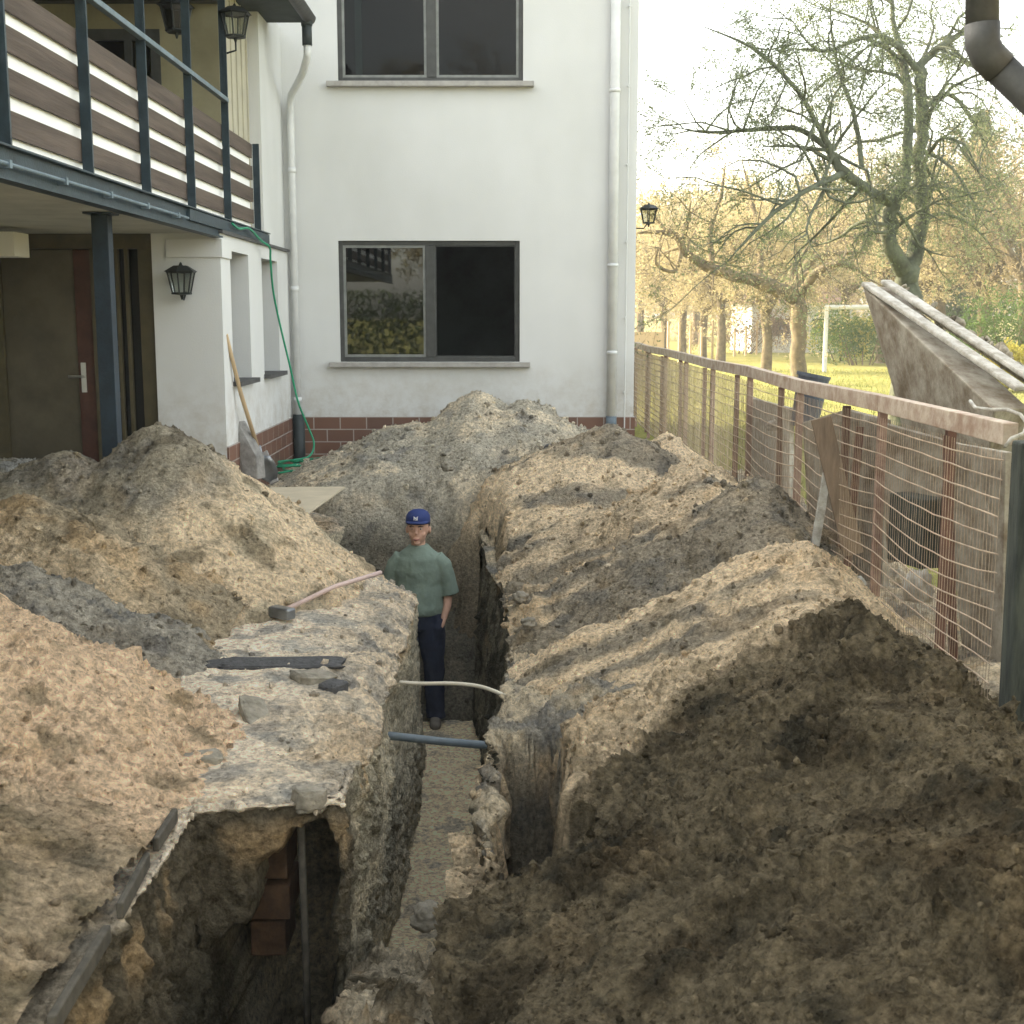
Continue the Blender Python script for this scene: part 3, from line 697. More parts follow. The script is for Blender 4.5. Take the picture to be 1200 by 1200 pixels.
# wing: side wall with two slit windows, front wall with the entrance
z1 = 2.30
sw1 = W(277, 300, 1).x
def yx(px): return XC*(F/(px-600))*1.0
def side_holes():
    out = []
    for pxa, pxb in ((277, 298), (313, 331)):
        ya = XC*1500/(pxa-600)*.995; yb = XC*1500/(pxb-600)*.995
        out.append((ya, yb))
    return out
SH = side_holes(); hz0, hz1 = 1.10, 2.18
w = MB()
ycur = 10.42
for (ya, yb) in SH:
    w.box(XC-T, XC, ycur, ya, -.3, z1); w.box(XC-T, XC, ya, yb, -.3, hz0); w.box(XC-T, XC, ya, yb, hz1, z1); ycur = yb
w.box(XC-T, XC, ycur, YF-.002, -.3, z1)
dx1 = W(181, 380, 10.42).x
w.box(dx1, XC-T, 10.42, 10.72, -.3, z1)
w.build('wall', PLASTER, house)
for (ya, yb) in SH:
    f = MB(); f.box(XC-.26, XC-.22, ya, ya+.05, hz0, hz1); f.box(XC-.26, XC-.22, yb-.05, yb, hz0, hz1); f.box(XC-.26, XC-.22, ya+.05, yb-.05, hz0, hz0+.05); f.box(XC-.26, XC-.22, ya+.05, yb-.05, hz1-.05, hz1)
    ff = f.build('window', M['frame'], house); g = MB(); g.box(XC-.245, XC-.24, ya+.05, yb-.05, hz0+.05, hz1-.05); g.build('pane', GLASS, ff)
    s = MB(); s.box(XC-.20, XC+.07, ya-.03, yb+.03, hz0-.035, hz0+.004); s.build('sill', M['zinc'], ff)
rm = MB(); rm.box(-2.9, XC-.32, 10.75, 13.55, -.2, z1-.03); rm.build('room', M['room'], house)
w = MB(); w.box(dx1+.12, XC+.004, 10.40, 10.419, 2.11, 2.255); w.box(XC+.001,XC+.02,10.40,10.75,2.11,2.255); w.build('lintel', PLASTER, house, bevel=.004)
w = MB(); w.box(-9, -4.25, 10.42, 10.72, -.3, z1); w.box(-4.95, -4.7, 2, 10.4, -.3, z1);  w.build('wall', PLASTER, house)
q = W(17, 300, 9.6)
w = MB(); w.box(-4.5, q.x, 9.6, 9.9, q.z, 2.26); w.build('ceiling_beam', PLASTER_C, house)
# entrance: frame, leaf, sidelight
ent = MB(); dz1 = W(100, 274, 10.5).z
def ex(px): return W(px, 400, 10.47).x
ent.box(-4.25, ex(5), 10.46, 10.54, -.05, dz1); ent.box(ex(5), dx1, 10.46, 10.54, dz1-.12, dz1)
for a, b in ((110, 118), (139, 143), (150, 154), (166, 180)):
    ent.box(ex(a), ex(b) if b < 180 else dx1-.001, 10.455, 10.535, -.05, dz1-.12)
for k in range(5): ent.box(ex(118), ex(139), 10.46, 10.53, .15+k*.42, .19+k*.42)
door = ent.build('entrance_door', M['doorframe'], house, bevel=.003)
d = MB(); d.box(ex(5)+.004, ex(90), 10.49, 10.53, 0, dz1-.125); d.build('door_panel', M['doorleaf'], door)
d = MB(); d.box(ex(90), ex(110)-.003, 10.475, 10.53, 0, dz1-.125); d.build('door_stile', M['doorwood'], door, bevel=.003)
g = MB(); g.box(ex(118), ex(166), 10.50, 10.505, 0, dz1-.12); g.build('sidelight_glass', GLASS, door)
hh = MB(); hc = W(98, 441, 10.46); hh.box(hc.x-.02, hc.x+.02, 10.462, 10.474, hc.z-.13, hc.z+.11)
hh.tube([(hc.x, 10.47, hc.z), (hc.x, 10.42, hc.z), (hc.x-.11, 10.42, hc.z)], .010, 8); hh.build('door_handle', M['chrome'], door, smooth=False)
rm = MB(); rm.box(-4.25, dx1+.0, 10.76, 11.1, -.1, z1-.03); rm.build('hall', M['room'], house)
# door side wall plinth behind mounds omitted; balcony floor + loggia
BX = XC; 
bal = MB(); bal.box(-4.95, BX-.06, 2.0, 12.42, 2.30, 2.40); balcony = bal.build('balcony', M['soffit'], house)
e = MB(); e.box(BX-.055, BX-.005, 2.0, 12.45, 2.275, 2.415); e.box(BX-.05, BX+.035, 2.0, 10.38, 2.262, 2.274); e.box(BX-.05, BX+.03, 2.0, 12.45, 2.416, 2.426)
e.box(BX-.004, BX+.02, 9.4, 12.45, 2.33, 2.41)
e.build('edge_beam', M['steel'], balcony)
e = MB(); e.tube([(BX+.03, 2.2, 2.335), (BX+.03, 9.3, 2.335)], .010, 8)
for k in range(9): e.box(BX-.004, BX+.045, 3+k*.75, 3.03+k*.75, 2.315, 2.352)
e.build('conduit', M['steel_light'], balcony)
e = MB(); e.box(XC-.01, XC+.03, 10.40, YF-.09, 2.30, 2.325); e.build('ledge_flashing', M['zinc'], house)
pys = [BX*1500/(px-600)*.985 for px in (37, 128, 192, 242, 282, 315)]
pys = [pys[0]-1.25*3, pys[0]-1.25*2, pys[0]-1.25]+pys
def zat(py):
    return W(125, py, (BX-.065)*1483.0/(125-600)*1.01).z
for i, py in enumerate(pys):
    top = 4.42
    if i == 8: top = zat(44)-.0
    s = MB(); s.box(BX-.006, BX+.014, py-.010, py+.010, 2.427, top); s.box(BX-.045, BX-.007, py-.006, py+.012, 2.427, top)
    s.build('post', M['steel'], balcony)
zb = [(zat(a_), zat(b_)) for a_, b_ in ((197,169),(156,128),(114,86),(73,44))]
for (a, b) in zb:
    s = MB()
    yy = 2.0
    for py in pys+[pys[-1]+.001]:
        if py-.0 > yy: s.obox((BX-.057, (yy+py)/2, (a+b)/2+random.uniform(-.004,.004)), (.014, py-yy-.004, (b-a)*.93), (0, random.uniform(-.01,.01), random.uniform(-.002,.002)))
        yy = py
    s.build('board', M['board'], balcony, bevel=.003)
s = MB(); s.beam((BX-.0, 2, 3.385), (BX-.0, pys[7], 3.385), .045, .035); s.build('handrail', M['steel_light'], balcony, bevel=.004)
s = MB(); s.box(BX-.079, BX-.075, 2, pys[-1]-.02, 2.403, zb[3][1]-.04); s.build('white_lining', M['sheet'], balcony)
s = MB(); s.box(-2.67, -2.565, 8.30, 8.40, -.2, 2.285); s.box(-2.71, -2.53, 8.26, 8.44, 2.286, 2.298); s.build('support_post', mat('dark_blue_steel', (.022,.038,.055), .45, 0, .4, 9, .2, 60), balcony, bevel=.003)
# loggia walls above
w = MB()
w.box(-4.95, -4.65, 2.0, 11.2, 2.40, 4.42); w.box(-9, -4.65, 1.7, 2.0, -.3, 4.42)
w.build('wall', M['yellow'], house)
w = MB(); hole_wall(w, -4.65, BX-.13, 2.40, 4.42, [(-3.98, -2.95, 2.45, 4.02), ], 11.2, 11.4)
w.build('wall', M['yellow'], house)
f = MB(); za = 4.02
f.box(-3.98, -3.90, 11.19, 11.27, 2.45, za); f.box(-3.03, -2.95, 11.19, 11.27, 2.45, za); f.box(-3.90, -3.03, 11.19, 11.27, za-.09, za)
f.box(-3.25, -3.19, 11.19, 11.27, 2.45, za-.09)
ff = f.build('balcony_door', M['frame'], house)
g = MB(); g.box(-3.90, -3.25, 11.23, 11.235, 2.45, za-.09); g.box(-3.19, -3.03, 11.23, 11.235, 2.45, za-.09); g.build('pane', glassmat('loggia_glass', .1, (.6,.55,.35)), ff)
rm = MB(); ra, rb = -4.6, -2.5; rm.add([(ra,11.41,2.4),(rb,11.41,2.4),(rb,13.5,2.4),(ra,13.5,2.4),(ra,11.41,4.4),(rb,11.41,4.4),(rb,13.5,4.4),(ra,13.5,4.4)], [(0,1,2,3),(7,6,5,4),(2,6,7,3),(1,5,6,2),(0,3,7,4)])
rm.build('room', M['yellow'], house)
b = MB(); b.box(-4.6, BX-.07, 11.08, 11.19, 4.22, 4.42); b.box(BX-.14, BX-.03, 2.1, 11.07, 4.24, 4.42); b.build('lintel_beam', M['frame'], house)
# cladding with battens, upper side wall
cl = MB(); cl.box(BX-.185, BX-.135, 11.41, 12.43, 2.41, 4.42)
for k in range(5): cl.box(BX-.134, BX-.122, 11.45+k*.22, 11.47+k*.22, 2.41, 4.42)
cl.build('cladding', M['clad'], house)
w = MB(); w.box(BX-.3, BX-.03, 12.44, YF-.002, 2.301, 4.55); w.build('wall', PLASTER, house)
# roof of the wing with gutter
rf = MB(); rf.prism([(-2.0, 1.5, 4.44), (-9.2, 1.5, 4.44), (-9.2, 1.5, 7.6), (-5.6, 1.5, 6.6)], (0, 11.4, 0))
roof = rf.build('roof', M['roof'], house)
g = MB(); 
for k in range(1):
    pts = []
    n = 10
    ring = [( -1.96+.065*math.cos(math.pi+math.pi*i/n), 4.50+.075*math.sin(math.pi+math.pi*i/n)) for i in range(n+1)]
    outer = ring; inner = [(x+(-1.96-x)*.08, z+.004) for x, z in ring][::-1]
    g.prism([(x, 1.5, z) for x, z in outer+inner], (0, 11.45, 0))
g.build('gutter', M['zinc'], roof)
g = MB(); g.tube([(-1.97,12.85,4.46),(-1.97,12.85,4.40)], .055, 12); g.tube([(-1.97,12.85,4.41),(-1.97,12.85,4.22)], .048, 12); g.build('gutter_outlet', M['blackpipe'], roof, smooth=True)
cxp = W(342, 200, YF-.07).x
g = MB(); g.tube([(-1.97,12.85,4.22),(-1.97,12.85,4.12),(-2.05,13.05,4.0),(cxp+.03,13.44,3.86),(cxp,YF-.07,3.76),(cxp,YF-.07,3.6),(cxp,YF-.07,.62)], .037, 12)
for z in (3.1, 1.9, .75): g.tube([(cxp,YF-.07,z),(cxp,YF-.07,z+.05)], .044, 12)
g.build('downpipe', M['whitepipe'], house, smooth=True)
g = MB(); g.tube([(cxp+.01,YF-.09,.62),(cxp+.01,YF-.09,-.2)], .062, 14); g.build('drain_socket', M['blackpipe'], house, smooth=True)
# right downpipe and lightning rod
rx = W(719, 250, YF-.06).x
g = MB(); g.tube([(rx,YF-.06,7.1),(rx,YF-.06,.58)], .050, 14)
for z in (1.25, 2.15, 3.9, 5.3): g.tube([(rx,YF-.06,z),(rx,YF-.06,z+.035)], .057, 14)
g.build('downpipe', M['whitepipe'], house, smooth=True)
g = MB(); g.tube([(rx,YF-.06,.60),(rx,YF-.06,-.1)], .058, 14); g.build('drain_socket', M['bluepipe'], house, smooth=True)
rx2 = W(735, 250, YF-.03).x
g = MB(); g.tube([(rx2,YF-.035,7.1),(rx2,YF-.035,.45)], .007, 6)
for k in range(9):
    z = .85+k*.78; g.tube([(rx2,YF,z),(rx2,YF-.045,z)], .014, 8)
g.build('lightning_rod', M['whitepipe'], house)
# main roof, above the frame
rf = MB(); rf.prism([(-9.4, 13.1, 7.2), (-9.4, 22.1, 7.2), (-9.4, 17.6, 9.8)], (11.1, 0, 0)); rf.build('roof', M['roof'], house)

# ---- lanterns
def lantern(loc, s, label, bracket, glass=LGLASS, cat='lantern', grp='wall lanterns of the house'):
    t = thing('wall_lantern', loc, label, cat, grp); x, y, z = loc
    def ring(r, zz): return [(x+r*s*math.cos(R(60*k+30)), y+r*s*math.sin(R(60*k+30)), z+zz*s) for k in range(6)]
    g = MB(); a = ring(.38, 0.06); b = ring(.58, .92); g.add(a+b, [(k, (k+1) % 6, 6+(k+1) % 6, 6+k) for k in range(6)]); g.build('glass', glass, t)
    f = MB()
    for k in range(6): f.tube([a[k], b[k]], .035*s, 5)
    for rr, zz in ((.40, .04), (.60, .92)):
        q = ring(rr, zz)
        for k in range(6): f.tube([q[k], q[(k+1) % 6]], .045*s, 5)
    f.add(ring(.38, 0)+[(x, y, z-.04*s)], [(k, (k+1) % 6, 6) for k in range(6)][::1]); f.tube([(x,y,z-.02*s),(x,y,z-.22*s)], [.09*s,.03*s], 8)
    f.build('frame', M['lantern'], t)
    c = MB(); q0 = ring(.72, .93); q1 = ring(.30, 1.18); c.add(q0+q1, [(k, (k+1) % 6, 6+(k+1) % 6, 6+k) for k in range(6)]+[tuple(range(6))[::-1], tuple(range(6, 12))])
    c.tube([(x,y,z+1.17*s),(x,y,z+1.32*s)], [.10*s,.03*s], 8); c.build('cap', M['lantern'], t)
    br = MB(); br.tube([Vector(p) for p in bracket], .022*s+.004, 6); br.build('bracket', M['lantern'], t)
    return t
p0 = W(213, 345, 10.28); lantern(p0, .19, 'black carriage lantern on the white wall to the right of the entrance door', [(p0.x, 10.28, p0.z-.02), (p0.x, 10.34, p0.z-.04), (p0.x, 10.418, p0.z+.02)])
p1 = W(276, 44, 10.85); lantern(p1, .20, 'dark lantern with pale glass at the balcony corner beneath the eaves', [(p1.x, p1.y, p1.z), (p1.x, p1.y, p1.z-.10), (BX-.0, p1.y+.02, p1.z-.12), (BX, pys[7], p1.z-.13)])
p2 = W(207, 38, 9.9); lantern(p2, .20, 'unlit lantern hanging in the shaded balcony roof, left of the corner one', [(p2.x, p2.y, p2.z+.25), (p2.x, p2.y, 4.30)], glass=glassmat('dim_glass', .3, (.1,.12,.1)))
p3 = W(760, 262, 13.9); lantern(p3, .165, 'small lantern sticking out past the right corner of the white house', [(p3.x, p3.y, p3.z+.02), (p3.x-.05, p3.y, p3.z-.05), (XR, p3.y, p3.z-.05)])

# ================================================================== FENCE
FX = 1.97; FT = 1.185
fence = thing('wire_fence', (FX, 10, 0), 'rusty brown wire mesh fence with flat top rail running along the heaps', 'fence')
posts_y = [FX*1500/(px-600)*.985 for px in (1028, 932, 874, 831)]
while posts_y[-1] < 40: posts_y.append(posts_y[-1]+1.95)
gpy = FX*1500/(1183-600)*.985
def top_z(y): return FT+.01*math.sin(y*1.3)
allp = [gpy+.05]+posts_y
for i, y in enumerate(posts_y[:17]):
    s = MB(); s.box(FX-.022, FX+.022, y-.022, y+.022, -.15, top_z(y)-.03)
    s.build('post', M['rust'], fence, bevel=.003)
    s = MB(); ym = (y+allp[i])/2; s.box(FX+.045, FX+.085, ym-.02, ym+.02, -.1, top_z(ym)-.07); s.build('intermediate_post', M['redwood'], fence)
for i in range(17):
    a, b = allp[i], allp[i+1]
    s = MB(); s.beam((FX, a+.002, top_z(a)), (FX, b-.002, top_z(b)), .06, .088); s.build('top_rail', M['rail'], fence, bevel=.004)
    hw = MB(); nh = 15; z0 = .02
    for k in range(nh):
        z = z0+(1.08-z0)*k/(nh-1)
        if i > 8 and k % 2: continue
        sag = random.uniform(-.018, .004); pts = []
        m = 9
        dent = .03*math.exp(-((k-7)/2.5)**2) if i < 3 else 0
        for j in range(m+1):
            t = j/m; y = a+(b-a)*t
            pts.append((FX-.027+random.uniform(-.004,.004), y, z+sag*math.sin(math.pi*t)+random.uniform(-.004,.004)-dent*math.sin(math.pi*t)*2))
        hw.tube(pts, .0036 if i < 6 else .006, 5, caps=False)
    if i < 9:
        nv = int((b-a)/.036)
        for j in range(nv):
            y = a+(b-a)*(j+.5)/nv; hw.tube([(FX-.024+random.uniform(-.003,.003), y+random.uniform(-.006,.006), .0), (FX-.024, y+random.uniform(-.006,.006), 1.12)], .0015 if i < 3 else .0022, 3, caps=False)
    hw.build('wire_mesh', M['wire'], fence)
gp = MB(); gp.obox((FX+.045, gpy-.04, .42), (.10, .11, 1.50), (R(1.5), R(-1.0), 0)); gp.build('post', M['greenpost'], fence, bevel=.01, label='thick green grey wooden end post')
# white bent wire looped at the end post
s = MB(); pts = [W(1137,470,5.5),W(1143,478,5.4),W(1160,480,5.3),W(1180,480,5.2),W(1196,486,5.1),W(1204,497,5.0),W(1200,508,4.9),W(1185,514,4.86),W(1178,524,4.84)]
s.tube(pts, .008, 6); o = s.build('bent_wire', M['concrete_lt'], smooth=True); tag(o, 'pale bent wire looped over the end of the fence rail', 'wire')

# ---- things beyond the fence
# leaning concrete slab (stair element)
def slab():
    t = thing('concrete_stair_block', tuple(WZ(1110, 700, 0)[:2])+(0,), 'stained concrete slab with pale stepped edge leaning up behind the fence', 'concrete slab')
    A = W(1010, 335, 8.0); B = W(1045, 452, 7.9); B2 = W(1070, 560, 7.8); D2 = W(1165, 480, 6.5); E2 = W(1150, 620, 6.5)
    ext = Vector((.16, .10, .06))
    nrm_ = (D2-A).cross(B2-A).normalized()
    def pl_(px, py, q):
        d_ = (W(px, py, 5)-Vector((0,0,CAMZ))); o_ = Vector((0,0,CAMZ)); return o_+d_*((A-o_).dot(nrm_)/d_.dot(nrm_))
    B = pl_(1045, 452, B); E2 = pl_(1150, 620, E2)
    mbk = MB(); mbk.prism([A, B, B2, E2, D2], Vector((.22,.10,.0))); mbk.build('slab', M['concrete'], t, bevel=.012)
    e1 = MB(); dirv = (W(1195, 462, 6.45)-A)
    a = A+Vector((-.005,-.01,.012)); b = a+dirv*.98
    e1.beam(a+Vector((.03,0,0)), b+Vector((.03,0,0)), .075, .03); e1.build('pale_edge', M['concrete_lt'], t, bevel=.01)
    e2 = MB(); e2.beam(a+Vector((.155,.03,.015)), b+Vector((.155,.03,.015)), .075, .028); e2.build('pale_edge', M['concrete_lt'], t, bevel=.01)
    e3 = MB(); e3.beam(a+Vector((.24,.05,-.05)), b+Vector((.24,.05,-.05)), .08, .03)
    for k in range(60):
        q = a+dirv*(k/60.0)+Vector((.24+random.uniform(-.03,.05), .05, -.03+random.uniform(-.03,.02))); r = random.uniform(.008,.028); e3.ball(q, (r, r*1.3, r*.8), 10, 8)
    vv = np.array(e3.v); nz = np.stack([fbm(vv[:,0], vv[:,1], vv[:,2], 14, 3, 800+q_) for q_ in range(3)], 1); e3.v = [tuple(x) for x in vv+nz*.07]
    e3.build('soil_crust', M['soilrock'], t, smooth=True)
slab()
def jag_slab(poly, d0, d1, th, m, name, label, cat, grp=None):
    n = len(poly); pts = [W(px, py, d0+(d1-d0)*k) for px, py, k in poly]
    s = MB(); s.prism(pts, Vector((th, th*.5, 0))); o = s.build(name, m, bevel=.006); return tag(o, label, cat, grp)
GB_ = 'old boards and slabs stacked behind the fence'
jag_slab([(1030,495,0),(1120,520,.5),(1178,530,1),(1172,860,1),(1135,850,.8),(1120,690,.6),(1085,640,.4),(1040,660,.1)], 7.0, 5.9, .04, M['concrete'], 'broken_paving_slab', 'brown stained panel behind the fence bay nearest the green post', 'panel', GB_)
jag_slab([(940,495,0),(990,480,.5),(1036,492,1),(1034,720,1),(985,700,.6),(948,640,.1)], 8.6, 7.6, .05, M['concrete'], 'broken_paving_slab', 'grey brown slab standing behind the fence left of the leaning concrete slab', 'panel', GB_)
jag_slab([(875,465,0),(925,478,1),(925,590,1),(880,560,0)], 11.2, 9.4, .04, M['concrete_lt'], 'broken_paving_slab', 'pale grey panel behind the fence at the third post from the camera', 'panel', GB_)
for (a, b, wv, m, lab) in (((1008,500),(990,690),.045,'redwood','red brown lath leaning behind the fence, left of the second post'),
                      ((962,490),(1000,650),.12,'oldwood','dark weathered board slanting behind the fence between the first two posts'),
                      ((975,520),(955,640),.05,'concrete_lt','thin whitish lath behind the fence beside the slanting dark board'),
                      ((1110,510),(1118,800),.04,'redwood','narrow red brown board upright near the green end post')):
    d = 7.6 if a[0] < 1030 else 6.2
    s = MB(); pa = W(*a, d); pb = W(*b, d-.1); s.beam(pa, pb, wv, .025, up=(0,1,0)); o = s.build('board', M[m], bevel=.003); tag(o, lab, 'board', GB_)
# white/blue bag, pale stones, tub, dark gap items
def lump(px, py, d, r, m, name, label, cat, sq=(1,1,.7), grp=None, seed=0):
    c = W(px, py, d); t = MB(); t.ball((0,0,0), 1, 32, 20)
    v = np.array(t.v); nn = v/np.linalg.norm(v, axis=1, keepdims=True)
    k = 1+.65*fbm(nn[:,0]+seed*3.1, nn[:,1], nn[:,2], 1.5, 3, seed)+.16*billow(nn[:,0], nn[:,1], nn[:,2], 3, 3, seed)
    v = nn*k[:, None]*np.array(sq)*r; v[:,2] = np.maximum(v[:,2], -r*.6)
    t.v = [tuple(x) for x in (v+np.array(c))]; o = t.build(name, M[m], smooth=True); return tag(o, label, cat, grp)
lump(1000, 690, 6.95, .075, 'concrete_lt', 'stone', 'whitish stone at the foot of the fence, left of the nearest rusty post', 'stone', (1,.7,1), seed=1)
lump(1075, 690, 6.3, .10, 'concrete_lt', 'stone', 'pale stone lying behind the mesh, right of the nearest rusty post', 'stone', (.8,.8,1), seed=2)
lump(905, 500, 9.8, .05, 'concrete_lt', 'stone', 'small pale stone by the third fence post', 'stone', (1,1,1), seed=3)
c = W(1085, 620, 6.6); s = MB(); s.obox(c, (.26,.3,.36), (0,0,.3)); o = s.build('gap_shade_box', M['roof'], bevel=.01); tag(o, 'dark box added for the shaded gap behind the fence mesh below the leaning slab', 'box')  # dark block added in place of the shaded gap between the slabs
c = W(955, 452, 9.4)
s = MB(); s.tube([c+Vector((-.07,.02,-.30)), c+Vector((-.01,.0,.07))], [.10,.115], 16, caps=False); s.tube([c+Vector((-.015,.0,.06)), c+Vector((-.01,.0,.085))], [.125,.125], 16, caps=False)
s.tube([c+Vector((-.07,.02,-.30)), c+Vector((-.06,.02,-.28))], [.10,.10], 16); o = s.build('plastic_tub', M['tub'], smooth=False); tag(o, 'tilted dark blue grey tub sticking up behind the fence rail', 'tub')
# goal frame on the lawn
g1 = WZ(966, 436, -.1); d = g1.y
gt = thing('goal', g1, 'white football goal frame standing on the lawn under the trees', 'goal')
x0 = g1.x; zt = W(966, 360, d).z
s = MB(); s.tube([(x0,d,-.1),(x0,d,zt)], .07, 8); s.build('post', M['goal'], gt); s = MB(); s.tube([(x0+3,d,-.1),(x0+3,d,zt)], .07, 8); s.build('post', M['goal'], gt)
s = MB(); s.tube([(x0-.06,d,zt),(x0+3.06,d,zt)], .07, 8); s.build('crossbar', M['goal'], gt)
# far white building behind the orchard
d = 62; a = W(880, 412, d); b = W(1000, 355, d)
fb = thing('outbuilding', (a.x, d, -.1), 'low white building glimpsed between the orchard trunks', 'building')
s = MB(); s.box(a.x, b.x, d, d+6, -.1, b.z); s.build('wall', PLASTER, fb); s = MB(); s.prism([(a.x-.3,d-.3,b.z),(a.x-.3,d+6.3,b.z),(a.x-.3,d+3,b.z+1.3)], (b.x-a.x+.6,0,0)); s.build('roof', mat('far_roof', (.20,.13,.10)), fb)
for k in range(2):
    s = MB(); xx = a.x+1.0+k*1.9; s.box(xx, xx+.8, d-.03, d-.004, .7, 1.5); s.build('window', M['frame'], fb)
# far wooden gate posts at the end of the fence
gs = thing('wooden_fence', (W(760,400,45).x, 45, -.1), 'pale wooden fence with slender stakes far behind the wire fence', 'fence')
s = MB(); p_ = W(758, 400, 45); s.box(p_.x-.55, p_.x+.6, 45, 45.06, .4, W(758,389,45).z); s.build('panel', M['wood'], gs)
for k in range(9):
    q = W(783+k*13, 400, 47+k*1.5); s = MB(); s.tube([(q.x,q.y,-.1),(q.x,q.y,W(0,385,47).z+random.uniform(-.1,.3))], .05, 6); s.build('stake', M['wood'], gs)

# ================================================================== TREES
def branchy(mb, leaves, p, dr, length, r, level, droop=0.0, lf=1.0, wob=.22, dens=1.0):
    nseg = 5 if level > 1 else 4
    pts = [Vector(p)]; rr = [r]; d = Vector(dr).normalized()
    for k in range(nseg):
        d = (d+Vector((random.gauss(0,wob), random.gauss(0,wob), random.gauss(0,wob)-droop))).normalized()
        pts.append(pts[-1]+d*length/nseg); rr.append(r*(1-.75*(k+1)/nseg))
    mb.tube(pts, rr, 5 if level > 1 else 3, caps=False)
    if level <= 0:
        for q in pts[1:]:
            leaves.append((q, lf))
            if random.random() < .6: leaves.append((q+Vector((random.gauss(0,.05),random.gauss(0,.05),random.gauss(0,.05))), lf))
        return
    nchild = int((4 if level > 1 else 5)*dens+random.random())
    for c in range(nchild):
        t = random.uniform(.25, 1); i = min(int(t*nseg), nseg-1); f = t*nseg-i
        q = pts[i].lerp(pts[i+1], f)
        ax = Vector((random.gauss(0,1), random.gauss(0,1), random.gauss(0,1))).normalized()
        nd = (d+ax*.95).normalized()
        branchy(mb, leaves, q, nd, length*random.uniform(.42,.72), max(r*.45*(1-.4*t), .004), level-1, droop, lf, wob, dens)
def leafcloud(pts, size, jit=.06, per=2):
    P = np.array([tuple(p[0]) for p in pts]); P = np.repeat(P, per, 0); n = len(P)
    P = P+RNG.normal(0, jit, P.shape)
    a = RNG.normal(0, 1, (n, 3)); a /= np.linalg.norm(a, axis=1, keepdims=True)
    b = RNG.normal(0, 1, (n, 3)); b = np.cross(a, b); b /= np.linalg.norm(b, axis=1, keepdims=True)
    s = size*RNG.uniform(.5, 1.3, (n, 1))
    V = np.stack([P-a*s, P-b*s*.45, P+a*s, P+b*s*.45], 1).reshape(-1, 3)
    return V, np.arange(n*4).reshape(-1, 4)
def traced_tree(name, label, limbs, d, barkm, leafm, leaf, spawn, dens=1.0, droop=.03, lvl=2, per=2, jit=.06, grp=None, slen=1.5):
    """limbs: lists of (px,py,depth offset,radius)"""
    base = WZ(limbs[0][0][0], limbs[0][0][1], -.1); bx = W(limbs[0][0][0], limbs[0][0][1], d).x
    t = thing(name, (bx, d, -.1), label, 'tree', grp)
    tr = MB(); tw = MB(); lv = []
    for li, L in enumerate(limbs):
        pts = [W(px, py, d+dd) for px, py, dd, r in L]
        if li == 0: pts[0].z = -.2
        rs = [r for *_, r in L]; rs[-1] *= .35
        # resample smooth
        P2 = []; R2 = []
        for i in range(len(pts)-1):
            for k in range(4):
                tt = k/4; pa = pts[max(i-1,0)]; pb = pts[i]; pc = pts[i+1]; pd = pts[min(i+2,len(pts)-1)]
                q = .5*((2*pb)+(pc-pa)*tt+(2*pa-5*pb+4*pc-pd)*tt*tt+(3*pb-pa-3*pc+pd)*tt**3)
                P2.append(q+Vector((random.gauss(0,1),random.gauss(0,1),random.gauss(0,1)))*rs[i]*.12); R2.append((rs[i]*(1-tt)+rs[i+1]*tt)*random.uniform(.92,1.08))
        P2.append(pts[-1]); R2.append(rs[-1])
        tr.tube(P2, [q*(.66 if d < 25 else 1) for q in R2], 9, caps=False)
        if li == 0 and not spawn.get('trunk'): continue
        total = sum((P2[i+1]-P2[i]).length for i in range(len(P2)-1))
        nb = int(total*spawn['n'])
        for k in range(nb):
            i = random.randrange(int(len(P2)*.15), len(P2)-1); q = P2[i].lerp(P2[i+1], random.random())
            tang = (P2[i+1]-P2[i]).normalized(); ax = Vector((random.gauss(0,1), random.gauss(0,1), random.gauss(.15,1))).normalized()
            branchy(tw, lv, q, tang*.5+ax, slen*random.uniform(.5,1.3), max(min(R2[i]*.4, .035), .010), lvl, droop, 1, .25, dens)
    trunk = tr.build('trunk', barkm, t, smooth=True)
    tw.build('twigs', barkm, t)
    V, Q = leafcloud(lv, leaf, jit, per); np_mesh('crown', V, Q, leafm, smooth=False, parent=t)
    return t
d1 = 20
